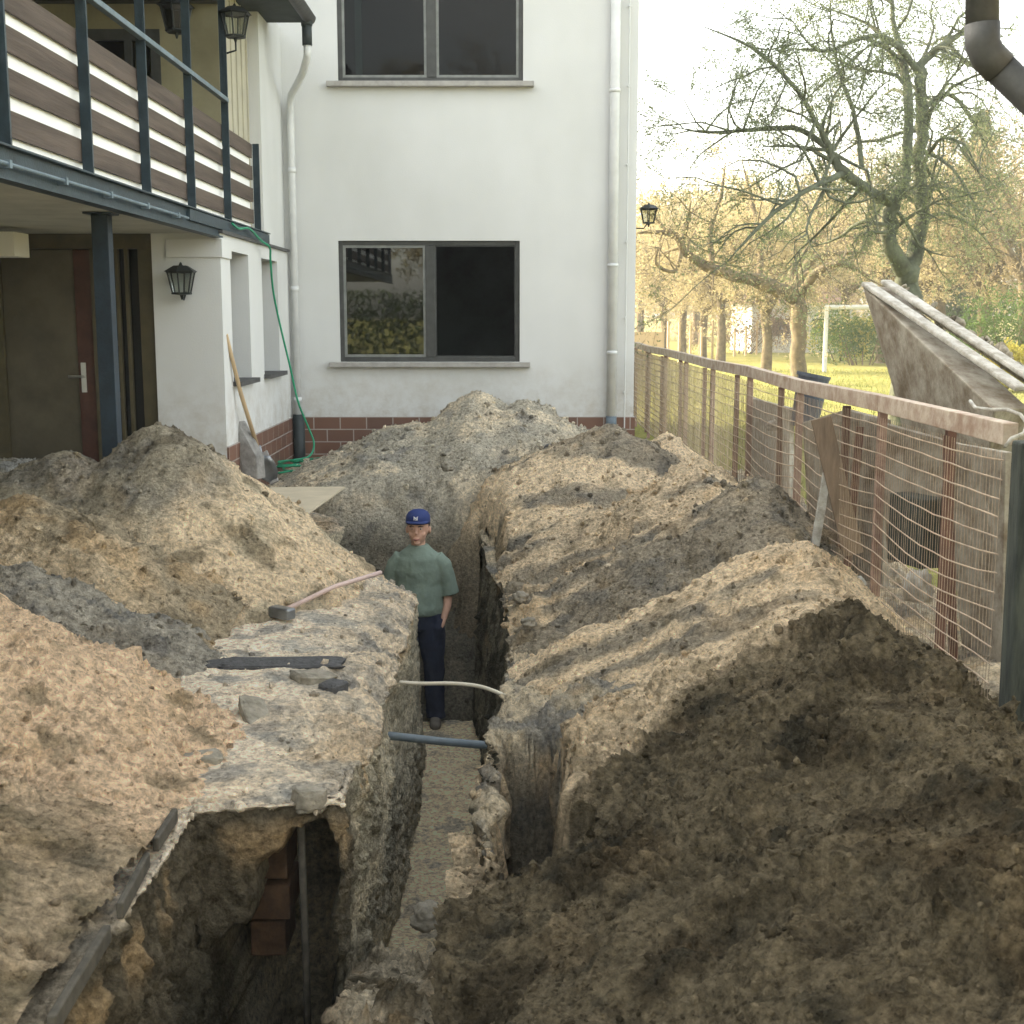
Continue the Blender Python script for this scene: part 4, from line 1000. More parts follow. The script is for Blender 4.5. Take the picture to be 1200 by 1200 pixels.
traced_tree('old_fruit_tree', 'large gnarled fruit tree with forked mossy trunk behind the leaning slab', [
 [(1062,430,0,.30),(1060,370,0,.27),(1062,320,0,.27),(1058,300,0,.28)],
 [(1060,315,0,.22),(1045,290,-.2,.19),(1042,265,-.3,.18),(1046,240,-.4,.15),(1060,210,-.4,.12),(1066,150,-.3,.11),(1062,95,0,.10),(1050,40,.2,.07),(1040,-30,.3,.04)],
 [(1066,310,0,.22),(1080,270,.1,.17),(1078,200,.1,.15),(1080,130,.1,.14),(1078,85,0,.12),(1095,60,.2,.09),(1130,35,.5,.06),(1160,0,.6,.04)],
 [(1046,240,-.4,.12),(1020,222,-.6,.10),(990,205,-.9,.13),(975,180,-1,.08),(955,140,-1.2,.06),(925,95,-1.3,.05),(880,55,-1.5,.035),(815,28,-1.6,.015)],
 [(990,205,-.9,.09),(965,170,-.8,.07),(930,150,-.7,.06),(880,152,-.5,.05),(830,155,-.3,.035),(795,150,-.2,.02)],
 [(990,205,-.9,.08),(960,215,-1.6,.06),(920,240,-2.0,.05),(880,275,-2.2,.035),(850,310,-2.3,.02)],
 [(1010,195,-.7,.06),(1000,130,-.4,.05),(985,90,0,.04),(975,40,.3,.03),(972,-10,.4,.02)],
 [(1078,85,0,.09),(1040,45,-.3,.06),(1010,45,-.5,.05),(960,60,-.6,.035),(925,20,-.7,.02)],
 [(1062,95,0,.07),(1030,40,.9,.05),(1000,20,1.2,.03),(950,5,1.4,.02)],
 [(1080,130,.1,.07),(1110,110,.9,.05),(1140,140,1.3,.035),(1165,190,1.5,.02)],
 [(1078,200,.1,.06),(1100,165,-.7,.04),(1130,170,-1.1,.03),(1150,210,-1.4,.015)],
 [(1080,260,.1,.06),(1105,250,.6,.04),(1140,265,1.0,.03),(1170,300,1.2,.02)],
 [(1042,265,-.3,.07),(1010,260,.5,.05),(980,280,1.0,.035),(950,290,1.3,.02)],
], d1, M['bark'], M['leaf_dull'], .022, dict(n=4.6), 1.0, .05, 2, 3, .035, None, 1.35)
d2 = 33
traced_tree('orchard_tree', 'orchard tree with long low limb reaching left towards the small lantern', [
 [(937,445,0,.22),(936,400,0,.20),(935,360,0,.20),(932,345,0,.22)],
 [(932,350,0,.20),(905,335,-.3,.20),(870,325,-.6,.16),(835,315,-.9,.13),(805,298,-1.1,.10),(795,280,-1.2,.09),(778,272,-1.3,.07),(745,274,-1.4,.05)],
 [(933,348,0,.15),(940,320,.3,.12),(958,300,.6,.09),(985,297,.9,.06),(1015,296,1.1,.04)],
 [(930,345,0,.14),(928,320,.6,.11),(945,295,1,.08),(965,270,1.4,.05),(980,240,1.6,.03)],
 [(938,345,0,.14),(960,318,-.5,.10),(990,310,-.8,.07),(1020,325,-1,.04)],
 [(835,315,-.9,.08),(833,270,-.6,.06),(845,230,-.4,.045),(850,190,-.2,.03)],
 [(890,330,-.4,.09),(890,280,.2,.07),(880,230,.7,.05),(870,190,.9,.03)],
 [(800,290,-1.1,.06),(790,318,-1.3,.05),(768,308,-1.5,.04),(775,285,-1.5,.03)],
 [(800,285,-1.1,.05),(805,262,-1.5,.04),(810,235,-1.8,.03)],
], d2, M['bark2'], M['leaf_gold'], .035, dict(n=1.9), 1.0, .0, 2, 2, .07, 'orchard trees on the lawn', 1.9)
# generic orchard trees
def proto_tree(name, h, spread, nl, lvl, leaf, barkm, leafm, per=2, tilt=.9, trunk_r=.2, fork=.32, twigr=1.0):
    t = thing(name, (0,0,0), 'x', 'tree', 'x'); tr = MB(); tw = MB(); lv = []
    fz = h*fork; tr.tube([(0,0,-.2),(.05,0,fz*.5),(random.uniform(-.1,.1),.05,fz)], [trunk_r*1.25, trunk_r, trunk_r*.95], 9, caps=False)
    for k in range(nl):
        a = 2*math.pi*k/nl+random.uniform(-.4,.4); L = h*random.uniform(.42,.62)
        dr = Vector((math.cos(a)*tilt, math.sin(a)*tilt, random.uniform(.6,1.2))).normalized()
        pts = [Vector((0,0,fz*.95))]; rr = [trunk_r*.65]; d = dr
        for j in range(6):
            d = (d+Vector((random.gauss(0,.15),random.gauss(0,.15),random.gauss(.04,.12)))).normalized(); pts.append(pts[-1]+d*L/6*(spread if j < 3 else 1)); rr.append(trunk_r*.65*(1-.85*(j+1)/6))
        tr.tube(pts, rr, 6, caps=False)
        for j in range(int(10)):
            i = random.randrange(1, 6); q = pts[i].lerp(pts[i+1], random.random()); ax = Vector((random.gauss(0,1),random.gauss(0,1),random.gauss(.1,1))).normalized()
            branchy(tw, lv, q, (pts[i+1]-pts[i]).normalized()*.6+ax, h*random.uniform(.13,.26), .03*twigr, lvl, .0, 1, .24, 1.0)
    tr.build('trunk', barkm, t, smooth=True); tw.build('twigs', barkm, t)
    V, Q = leafcloud(lv, leaf, .08, per); np_mesh('crown', V, Q, leafm, smooth=False, parent=t)
    return t
used = set()
def place(t, x, y, s, rz, label, grp=None, cat='tree'):
    if t.name in used:
        r = t.copy(); C.objects.link(r)
        for ch in list(t.children):
            c = ch.copy(); C.objects.link(c); c.parent = r
        for ch in r.children: pass
    else: r = t; used.add(t.name)
    r.location = (x, y, -.1); r.scale = (s, s, s); r.rotation_euler = (0, 0, rz)
    r['label'] = label; r['category'] = cat
    if grp: r['group'] = grp
    elif 'group' in r: del r['group']
    return r
A_ = proto_tree('orchard_tree', 7.5, 1.0, 7, 2, .055, M['bark2'], M['leaf_gold'], 3)
B_ = proto_tree('orchard_tree', 8.5, .9, 8, 2, .06, M['bark2'], M['leaf_gold'], 3, .8)
D_t = proto_tree('bare_tree', 9.0, 1.0, 7, 2, .045, M['bark2'], leafmat('tan_buds', (.25,.20,.11), (.36,.29,.16)), 1, .9)
spec = [(898,41,.80,0,'second orchard trunk just left of the low limbed orchard tree',A_),
 (845,50,.85,1.1,'straight orchard tree standing left of the pair of near orchard trunks',B_),
 (824,53,.80,2.3,'thin orchard tree third from the left behind the fence',A_),
 (800,58,.85,3.9,'orchard tree second from the white house corner',B_),
 (778,62,.9,.6,'orchard tree nearest the white house corner',A_),
 (990,56,1.0,1.7,'golden tree beyond the goal frame',B_),
 (1035,48,1.05,2.9,'tall bare tree directly behind the big gnarled fruit tree',D_t),
 (1100,46,1.0,5.0,'golden tree right of the big gnarled fruit tree',A_),
 (1150,42,.95,4.1,'golden tree above the rubble at the right picture edge',B_),
 (1200,38,.95,2.0,'bare tan tree cut by the right picture edge',D_t),
 (925,66,1.1,.9,'far golden tree behind the low white building',B_),
 (870,72,1.15,3.3,'far bare tree left of the low white building',D_t),
 (1070,70,1.3,1.4,'far golden tree on the skyline behind the slab',A_),
 (1135,74,1.4,2.4,'far bare tree on the skyline at right',D_t),
 (750,76,1.1,4.4,'far golden tree half hidden by the white house',B_),
 (815,80,1.15,5.2,'farthest golden tree behind the left orchard row',A_)]
for px, d, s, rz, lab, T_ in spec:
    place(T_, W(px, 400, d).x, d, s, rz, lab, 'orchard trees on the lawn')
# dark conifer
def conifer():
    d = 55; x = W(1143, 300, d).x; h = W(1143, 135, d).z
    t = thing('conifer', (x, d, -.1), 'dark evergreen rising above the golden trees at right', 'tree')
    s = MB(); s.tube([(x,d,-.2),(x,d,h)], [.25,.04], 7); s.build('trunk', M['bark'], t)
    pts = []
    for k in range(9000):
        z = random.uniform(1.5, h); rmax = 2.3*(1-(z/h)**1.6)*(.75+.35*math.sin(z*3.1))+.15; a = random.uniform(0, 6.28)
        lob = .7+.4*math.sin(a*5+z*2); r = rmax*lob*math.sqrt(random.uniform(.15,1)); pts.append((Vector((x+r*math.cos(a), d+r*math.sin(a), z-.15*r)), 1))
    V, Q = leafcloud(pts, .12, .08, 2); np_mesh('crown', V, Q, M['leaf_dark'], smooth=False, parent=t)
conifer()
def shrub(px, d, w_, h, leafm, label, n=3500, leaf=.05):
    x = W(px, 400, d).x; t = thing('shrub', (x, d, -.1), label, 'shrub'); s = MB()
    blobs = [(random.uniform(-w_/2,w_/2), random.uniform(-.6,.6), random.uniform(.3,.75)*h, random.uniform(.35,.6)*min(w_,h)*.8) for _ in range(7)]
    for b in blobs: s.tube([(x+b[0]*.3,d,-.1),(x+b[0]*.8,d+b[1],b[2])], [.03,.008], 4, caps=False)
    s.build('stems', M['bark2'], t); pts = []
    for _ in range(n):
        b = random.choice(blobs); v = Vector((random.gauss(0,1),random.gauss(0,1),random.gauss(0,1))).normalized()*b[3]*random.uniform(.55,1.1)
        z = b[2]+v.z
        if z > -.05: pts.append((Vector((x+b[0]+v.x, d+b[1]+v.y, z)), 1))
    V, Q = leafcloud(pts, leaf, .05, 2); np_mesh('foliage', V, Q, leafm, smooth=False, parent=t)
shrub(1010, 46, 3.2, 2.1, M['leaf_green'], 'green shrub behind the goal frame')
shrub(985, 50, 2.2, 1.6, M['leaf_yellow'], 'yellowish shrub at the left goal post')
shrub(1160, 30, 3.0, 1.0, M['leaf_yellow'], 'sunlit yellow shrub at the right edge beyond the slab')
shrub(1185, 36, 2.5, 2.4, M['leaf_green'], 'dark green shrub at the right edge beneath the golden trees')
shrub(1085, 52, 4.5, 1.7, M['leaf_green'], 'wide green shrub behind the big gnarled tree')
shrub(865, 60, 5, 2.0, leafmat('brown_brush', (.17,.12,.08), (.26,.19,.12)), 'brownish brushwood between the orchard trunks')
# far wood closing the view
def far_wood():
    n = 42000; x = RNG.uniform(2, 62, n); y = RNG.uniform(88, 104, n)
    top = 9.5+3.5*fbm(x, 0, 0, .10, 3, 4)+2.0*fbm(x, 0, 0, .5, 3, 6)+.04*x
    z = RNG.random(n)**.8*top
    pts = [(Vector((a, b, c)), 1) for a, b, c in zip(x, y, z)]
    V, Q = leafcloud(pts, .22, .5, 1); o = np_mesh('far_wood', V, Q, M['leaf_gold'], smooth=False); tag(o, 'hazy golden wood closing off the far side of the lawn', 'wood', kind='stuff')
far_wood()
hb = [(Vector((RNG.uniform(-14,14), RNG.uniform(-9.6,-8.4), RNG.uniform(0,1)**.8*2.3)), 1) for _ in range(9000)]
V, Q = leafcloud(hb, .10, .08, 2); ho = np_mesh('hedge', V, Q, M['leaf_dark'], smooth=False, origin=(0,-9,-.1)); tag(ho, 'unseen dark hedge behind the photographer', 'hedge')  # unseen hedge added to darken what the lower pane mirrors
# trees behind the photographer, mirrored in the window pane
for i, (x, y, s) in enumerate(((-7,-12,1.1),(-1.0,-17,1.3),(9,-14,1.1))):
    place((A_,B_,D_t)[i], x, y, s, i*1.3, ('spreading tree behind the photographer to the left','spreading tree straight behind the photographer','bare tree behind the photographer to the right')[i])

# ================================================================== OUTBUILDING EDGE (right, near): downpipe
ob = thing('garden_shed', (3.4, 1.0, 0), 'plastered shed just outside the right picture edge whose grey drainpipe shows', 'shed')
s = MB(); s.box(2.75, 5.5, -3, 3.95, -.1, 3.2); s.build('wall', PLASTER_C, ob)
s = MB(); s.prism([(1.55, -3.3, 3.15), (1.55, -3.3, 3.25), (5.8, -3.3, 4.3), (5.8, -3.3, 4.2)], (0, 7.4, 0)); s.build('roof', M['roof'], ob)
pd = 3.9
a = W(1151, -120, pd); b = W(1151, 62, pd); c_ = W(1225, 132, pd+.02)
s = MB(); s.tube([a, W(1151, 30, pd)], .047, 20); s.tube([W(1151,28,pd), W(1151.5,52,pd), W(1158,66,pd), W(1172,80,pd)], [.050,.050,.050,.050], 20)
s.tube([W(1165,73,pd), W(1300,205,pd)+Vector((.0,0,0)), (2.70, pd-.05, W(1300,205,pd).z-.22), (2.70, pd-.05, 0)], .047, 20)
s.build('drainpipe', M['zinc'], ob, smooth=True)

# ================================================================== YARD OBJECTS
def gz(x, y): return float(ground_z(np.array([x]), np.array([y]))[0])
# shovel leaning on the corner
st_ = W(265, 392, 10.55); sb = W(303, 528, 11.0); bl = W(316, 562, 11.1)
sv = thing('shovel', (bl.x, bl.y, bl.z), 'wooden handled shovel leaning against the corner of the white side wall', 'shovel')
s = MB(); mid = st_.lerp(sb, .5)+Vector((-.015,0,.0)); s.tube([st_, st_.lerp(sb,.25)+Vector((-.008,0,0)), mid, sb], [.016,.017,.018,.018], 10); s.build('handle', M['wood'], sv, smooth=True)
s = MB(); s.tube([sb+Vector((0,0,.04)), sb.lerp(bl, .35)], [.022,.018], 10); 
ax = (bl-sb).normalized()
for k in range(6): pass
v0 = sb.lerp(bl, .2); wv = Vector((.10,.02,0)); nrm = ax.cross(wv).normalized()*.02
rows = []
for k, (t, ww, cu) in enumerate(((0,.8,1),(.3,1,1.0),(.7,.95,.8),(1.0,.6,.4),(1.15,.1,.0))):
    q = v0.lerp(bl, t)
    rows += [q-wv*ww, q-wv*ww*.5-nrm*cu, q-nrm*cu*1.3, q+wv*ww*.5-nrm*cu, q+wv*ww]
fs = [(r*5+c, r*5+c+1, r*5+c+6, r*5+c+5) for r in range(4) for c in range(4)]
s.add(rows, fs); ob_ = s.build('blade', M['metal'], sv, smooth=True); so = ob_.modifiers.new('solid', 'SOLIDIFY'); so.thickness = .004
# leaning stone slab & small board by the wall
pts = [W(270,495,10.9),W(278,494,10.9),W(300,535,10.8),W(302,562,10.8),W(286,556,10.8),W(270,535,10.9)]
s = MB(); s.prism(pts, (.05,.10,0)); o = s.build('stone_slab', M['stone'], bevel=.008); tag(o, 'grey brown stone slab leaning at the foot of the white wall beside the shovel', 'stone slab')
s = MB(); s.beam(W(309,530,11.3), W(322,566,11.1), .075, .02, up=(0,1,0)); o = s.build('grey_lath', M['sill'], bevel=.003); tag(o, 'short grey lath propped up right of the shovel blade', 'lath')
# plywood sheet
pa, pb = W(296, 571, 10.9), W(404, 570, 10.9); pc, pd_ = W(338, 617, 9.7), W(220, 617, 9.7)
s = MB(); s.prism([pa, pb, pc, pd_], (0,0,-.018)); o = s.build('plywood_sheet', M['ply'], bevel=.002); tag(o, 'pale plywood sheet lying between the tall sand heap and the hose', 'board')
# green hose
def smooth_pts(pts, k=6):
    out = []
    for i in range(len(pts)-1):
        pa = pts[max(i-1,0)]; pb = pts[i]; pc = pts[i+1]; pd = pts[min(i+2,len(pts)-1)]
        for j in range(k):
            t = j/k; out.append(.5*((2*pb)+(pc-pa)*t+(2*pa-5*pb+4*pc-pd)*t*t+(3*pb-pa-3*pc+pd)*t**3))
    out.append(pts[-1]); return out
coil = []
cc = W(352, 545, 12.5)
for k in range(46):
    a = k*.62; rr = .16+.10*math.sin(k*.37)+.05*math.sin(k*1.1)
    coil.append(Vector((cc.x-.02+rr*1.15*math.cos(a)-.05*math.sin(k*.15), cc.y+rr*1.6*math.sin(a), cc.z-.035+.003*k*.5+.012*math.sin(k*1.7))))
hp = [W(272,262,10.7),W(280,268,10.9),W(292,268,11.3),W(306,282,11.8),W(316,290,12.0),W(317,305,12.1),W(320,340,12.3),W(328,380,12.4),W(340,430,12.5),W(349,470,12.6),W(361,500,12.7),W(368,520,12.7),W(362,535,12.6)]
s = MB(); s.tube(smooth_pts(hp+coil[::-1], 5), .010, 8); o = s.build('garden_hose', M['hose'], smooth=True); tag(o, 'green garden hose hanging from the balcony corner into a coil on the ground', 'hose')
c = W(387, 536, 12.6); s = MB(); s.tube([c+Vector((-.05,0,0)), c+Vector((.03,.02,.015)), c+Vector((.06,.02,-.01))], [.02,.028,.015], 10); o = s.build('hose_nozzle', M['red'], smooth=True); tag(o, 'small red hose fitting lying right of the green coil', 'hose fitting')
# hammer
h0 = W(332, 738, 7.05); h0.z = gz(h0.x, h0.y)+.045; h1 = W(446, 671, 7.75)
hm = thing('sledgehammer', (h0.x, h0.y, h0.z-.04), 'sledgehammer with pale pink handle lying on the sand left of the man', 'hammer')
s = MB(); s.tube([h0+Vector((0,0,.01)), h0.lerp(h1,.5)+Vector((0,0,.03)), h1], .014, 10); s.build('handle', M['pinkwood'], hm, smooth=True)
s = MB(); dv = (h1-h0).normalized(); sd = dv.cross(Vector((0,0,1))).normalized(); s.beam(h0-sd*.085, h0+sd*.07, .07, .065); s.build('head', M['metal'], hm, bevel=.012)
# pipe & cable across the trench
a = W(446, 861, 6.30); b = W(590, 875, 6.35)
s = MB(); s.tube([a+Vector((-.12,0,.01)), a, a.lerp(b,.5)+Vector((0,0,-.004)), b, b+Vector((.12,0,-.01))], .021, 14); 
o = s.build('water_pipe', M['bluepipe'], smooth=True); tag(o, 'blue grey water pipe crossing the trench in front of the man', 'pipe')
cb = [W(395,800,6.7),W(430,797,6.75),W(450,798,6.8),W(490,801,6.8),W(530,801,6.75),W(560,804,6.7),W(582,811,6.6),W(600,820,6.5)]
s = MB(); s.tube(smooth_pts(cb), .011, 8); o = s.build('cable', M['cable'], smooth=True); tag(o, 'pale cable spanning the trench at the height of the man\'s knees', 'cable')
# asphalt plates and stones on the plateau
GA = 'broken slabs lying on the sand beside the trench'
def plate(px, py, w_, l_, th, rz, m, label, tilt=(0,0), seed=0, name='broken_slab'):
    q = WZ(px, py, -.03); q.z = gz(q.x, q.y)
    t = MB(); t.ball((0,0,0), 1, 40, 26); v = np.array(t.v); nn = v.copy()
    p_ = .32; v = np.sign(nn)*np.abs(nn)**np.array((.45,.45,p_)); k = 1+.30*fbm(nn[:,0], nn[:,1], nn[:,2], 1.7, 3, 700+seed)+.10*billow(nn[:,0], nn[:,1], nn[:,2], 4.5, 3, 730+seed)
    v = v*k[:, None]*np.array((w_/2.3, l_/2.3, th*.8)); mt = np.array(Euler((tilt[0], tilt[1], rz)).to_matrix()); v = v@mt.T+np.array(q)+np.array((0,0,-.002))
    t.v = [tuple(x) for x in v]; o = t.build(name, M[{'stone':'soilrock','concrete_lt':'soilrock'}.get(m, m)], smooth=True); return tag(o, label, 'slab', GA)
plate(325, 776, .75, .16, .018, .05, 'asphalt', 'long thin dark slab edge half buried in sand below the sledgehammer', (R(8),0), 1)
plate(368, 790, .24, .2, .04, .5, 'stone', 'thick grey lump of paving just left of the trench lip', (0,R(8)), 2)
plate(300, 832, .14, .30, .02, .5, 'stone', 'narrow grey shard standing askew on the sand', (R(20),R(15)), 3)
plate(237, 888, .17, .11, .04, .2, 'stone', 'small flat grey stone in the middle of the pale sand', (R(10),0), 5)
plate(390, 800, .16, .12, .05, 1.1, 'asphalt', 'black crumbly asphalt lump at the trench lip', (0,0), 6)
plate(296, 962, .28, .10, .03, .1, 'concrete_lt', 'whitish crust slab overhanging the near pit', (R(-5),0), 7)
plate(255, 950, .30, .12, .05, -.1, 'stone', 'grey crust slab left of the whitish one at the pit rim', (R(4),0), 8)
plate(362, 930, .13, .12, .05, .6, 'stone', 'blocky grey lump over the dark cavity', (0,R(6)), 9)
# kerb edges: two weathered edge strips along the pit's left rim
def strip(pts, w_, label):
    s = MB()
    for a, b in zip(pts[:-1], pts[1:]): s.beam(a-Vector((0,0,.015)), b-Vector((0,0,.02)), w_*.7, .05)
    o = s.build('edge_strip', M['rust2'], bevel=.006); tag(o, label, 'edging', 'weathered edging strips along the pit')
strip([WZ(60, 1195, .03), WZ(125, 1085, .02)], .035, 'grey edging strip pointing into the bottom left corner')
strip([WZ(140, 1062, .01), WZ(172, 1000, .0)], .03, 'grey edging strip above the corner one along the pit rim')
strip([WZ(182, 985, .0), WZ(205, 948, -.0)], .03, 'short edging strip at the upper left rim of the pit')
# brick pier and pipe in the cavity
bp = thing('brick_pier', (-.90, 4.50, -1.4), 'orange brown brick pier exposed under the crust in the near pit', 'brick pier')
for k in range(3):
    s = MB(); q0 = W(291+random.uniform(-6,6), 990+k*46, 4.46); q1 = W(338+random.uniform(-4,4), 1030+k*46, 4.46); ro = random.uniform(0,.04); s.box(q0.x, q1.x, 4.44+ro, 4.66+ro, q1.z, q0.z); s.build('brick', M['brickdark'], bp, bevel=.006)
q = W(352, 950, 4.40); s = MB(); s.tube([(q.x,4.40,-.13),(q.x+.005,4.41,-.7),(q.x,4.42,-1.5)], .014, 10); o = s.build('conduit_pipe', M['rust2'], smooth=True); tag(o, 'thin grey upright pipe in the mouth of the dark cavity', 'pipe')
# single stones
for px, py, d, r, lab, m, sd in ((560,820+303,4.5,.06,'pale stone in the rubble at the bottom centre','soilrock',11),(1117,893,4.62,.045,'pale round stone on the big dark heap near the green post','soilrock',12),
    (645,527,11.6,.06,'dark stone stuck in the grey heap below the far wall','asphalt',13),(620,730,7.6,.045,'whitish blue stone on the right trench lip','soilrock',14),(740,1050,4.4,.05,'pale clod on the lower slope of the dark heap','soilrock',15),(1045,1055,3.95,.05,'brownish rounded stone low on the big dark heap','soilrock',16),(525,547,10.9,.06,'grey lump in front of the two tipped heap','soilrock',17),
    (500,1075,4.8,.07,'angular lump at the near end of the trench floor','soilrock',18),(610,700,8.0,.05,'pale lump at the right lip beside the man','soilrock',19)):
    lump(px, py, d, r, m, 'stone', lab, 'stone', (1,1,.8), 'single stones in the soil', sd)

# ================================================================== PERSON
def person():
    f0 = W(498, 856, 10.1); ox, oy, oz = W(491, 700, 10.1).x, 10.1, -1.645
    t = thing('person', (ox, oy, oz), 'man in blue cap, green t-shirt and navy trousers standing in the trench', 'person')
    HS = 1.13
    def P_(x, y, z):
        if z > 1.50: x *= HS; y *= HS; z = 1.50+(z-1.50)*HS
        return (ox+x, oy+y, oz+z-.012)
    def tube(mb, pts, rr, n=12, flat=1): mb.tube([P_(*p) for p in pts], rr, n, True, flat)
    def rem(o, v, sm=4):
        r = o.modifiers.new('r', 'REMESH'); r.mode = 'VOXEL'; r.voxel_size = v; r.use_smooth_shade = True
        s = o.modifiers.new('s', 'SMOOTH'); s.factor = .5; s.iterations = sm
    b = MB()
    # legs, torso, neck
    for sx in (-1, 1):
        tube(b, [(sx*.10,.01,.92),(sx*.105,-.005,.72),(sx*.11,.0,.50),(sx*.115,.015,.33),(sx*.12,.03,.10)], [.088,.080,.056,.055,.040], 14)
        tube(b, [(sx*.12,.05,.045),(sx*.13,-.05,.035),(sx*.14,-.13,.03)], [.04,.043,.03], 10)
    b.rings([(ox,oy,oz+z,rx,ry) for z,rx,ry in ((.86,.13,.10),(.96,.155,.11),(1.08,.145,.10),(1.20,.155,.11),(1.32,.165,.10),(1.40,.140,.085),(1.45,.09,.065))], 24)
    tube(b, [(0,.02,1.40),(0,.0,1.47),(0,-.01,1.54)], [.066,.057,.056], 14)
    # head
    b.ball(P_(0,.0,1.632), (0.0870,0.1107,0.1220), 24, 18)
    b.ball(P_(0,-.025,1.575), (0.0678,0.0791,0.0814), 20, 14)
    b.ball(P_(0,-.078,1.520), (.027,.022,.020), 12, 10)
    b.ball(P_(-.038,-.062,1.580), (.026,.024,.024), 10, 8); b.ball(P_(.038,-.062,1.580), (.026,.024,.024), 10, 8)
    b.ball(P_(0,-.088,1.643), (.050,.014,.010), 12, 8)
    tube(b, [(0,-.094,1.632),(0,-.106,1.604),(0,-.113,1.588)], [.008,.011,.014], 10)
    b.ball(P_(0,-.092,1.552), (.026,.012,.010), 10, 8)
    for sx in (-1, 1): b.ball(P_(sx*.082,.012,1.600), (.010,.020,.032), 10, 8)
    # arms: left (image right) into pocket; right arm bent behind the bank
    tube(b, [(.150,.0,1.385),(.205,.01,1.28),(.235,.025,1.13),(.232,-.02,1.00),(.205,-.055,.90)], [.052,.048,.040,.033,.026], 12)
    tube(b, [(-.150,.0,1.385),(-.215,.015,1.28),(-.245,.03,1.13),(-.24,-.02,1.00),(-.21,-.055,.90)], [.052,.048,.040,.033,.026], 12)
    for sx in (-1, 1):
        tube(b, [(sx*.208,-.055,.905),(sx*.193,-.068,.87),(sx*.175,-.076,.83)], [.028,.036,.034], 10, .6)
        for k, (dx, L, cu) in enumerate(((-.026,.062,.0),(-.009,.075,.004),(.009,.070,.004),(.025,.055,.0))):
            x0 = sx*(.175+dx*.9); tube(b, [(x0,-.078,.828),(x0-sx*.010,-.082-cu,.828-L*.5),(x0-sx*.014,-.076,.828-L)], [.0095,.009,.007], 8)
        tube(b, [(sx*.195,-.068,.885),(sx*.165,-.078,.860),(sx*.155,-.070,.830)], [.012,.011,.009], 8)
    body = b.build('body', M['skin'], t, smooth=True); rem(body, .0052, 3)
    # trousers
    b = MB()
    for sx in (-1, 1):
        tube(b, [(sx*.085,.005,.93),(sx*.105,-.0,.74),(sx*.112,.0,.52),(sx*.118,.015,.33),(sx*.125,.02,.12),(sx*.128,.01,.055)], [.115,.110,.088,.080,.078,.080], 16)
    b.rings([(ox,oy,oz+z,rx,ry) for z,rx,ry in ((.80,.15,.115),(.90,.182,.128),(.98,.172,.122),(1.03,.165,.118))], 24)
    for sx in (-1, 1): tube(b, [(sx*.185,-.05,.90),(sx*.165,-.075,.83),(sx*.15,-.07,.76)], [.036,.046,.036], 10)
    o = b.build('trousers', M['jeans'], t, smooth=True); rem(o, .009, 4)
    tj = bpy.data.textures.new('creases', 'CLOUDS'); tj.noise_scale = .10; dj = o.modifiers.new('creases', 'DISPLACE'); dj.texture = tj; dj.strength = .022; dj.mid_level = .5
    # t-shirt
    b = MB()
    b.rings([(ox,oy,oz+z,rx,ry) for z,rx,ry in ((.915,.180,.135),(.925,.192,.148),(.97,.205,.160),(1.05,.195,.150),(1.16,.190,.140),(1.28,.200,.145),(1.37,.190,.130),(1.425,.150,.105),(1.468,.098,.085),(1.487,.082,.076))], 28)
    for sx in (-1, 1):
        tube(b, [(sx*.13,.0,1.385),(sx*.185,.005,1.33),(sx*.228,.015,1.20),(sx*.250,.018,1.09)], [.080,.080,.072,.078], 16)
    rnd = random.Random(3)
    for k in range(7):  # folds at the waist
        a = rnd.uniform(-2.9, -.3); x = .195*math.cos(a); y = .15*math.sin(a); tube(b, [(x,y,.95),(x*1.0+rnd.uniform(-.03,.03),y,1.06)], [.012,.006], 6)
    o = b.build('t_shirt', M['shirt'], t, smooth=True); rem(o, .008, 4)
    tx = bpy.data.textures.new('folds', 'CLOUDS'); tx.noise_scale = .16
    dm = o.modifiers.new('folds', 'DISPLACE'); dm.texture = tx; dm.strength = .026; dm.mid_level = .5
    cl = MB(); n = 22
    cl.tube([P_(.070*math.cos(2*math.pi*k/n)*1.08, .004+.070*math.sin(2*math.pi*k/n), 1.474+.012*math.sin(2*math.pi*k/n)) for k in range(n+1)], .0075, 8); cl.build('collar', M['shirt'], o, smooth=True)
    # face pieces
    for sx in (-1, 1):
        e = MB(); e.ball(P_(sx*.030,-.0875,1.622), (.0115,.006,.0055), 10, 8); eo = e.build('eye', M['eye'], body, smooth=True)
        e = MB(); e.ball(P_(sx*.030,-.0925,1.622), (.0050,.003,.0050), 10, 8); e.build('iris', M['dark'], body, smooth=True)
        e = MB(); tube(e, [(sx*.014,-.098,1.638),(sx*.030,-.099,1.643),(sx*.048,-.087,1.638)], [.0035,.0045,.003], 6); e.build('eyebrow', M['hair'], body)
    e = MB(); tube(e, [(-.026,-.094,1.553),(-.012,-.1035,1.5475),(.0,-.105,1.546),(.012,-.1035,1.5475),(.026,-.094,1.553)], [.002,.005,.006,.005,.002], 8); e.build('lips', M['lip'], body, smooth=True)
    # stubble hair: sides and nape below the cap
    e = MB(); e.ball(P_(0,.020,1.640), (0.0938,0.1040,0.0994), 22, 16); h = e.build('hair', M['hair'], t, smooth=True)
    for sx in (-1, 1):
        pass
    # cap: crown + brim + button + mark
    e = MB(); e.rings([P_(0,yy,zz)+(rx*HS*.96,ry*HS*.98) for yy,zz,rx,ry in ((.0,1.652,.089,.108),(.0,1.675,.090,.109),(.003,1.705,.087,.104),(.005,1.728,.072,.086),(.006,1.744,.045,.054),(.006,1.749,.012,.014))], 26)
    cp = e.build('cap', M['cap'], t, smooth=True)
    e = MB(); pts = []
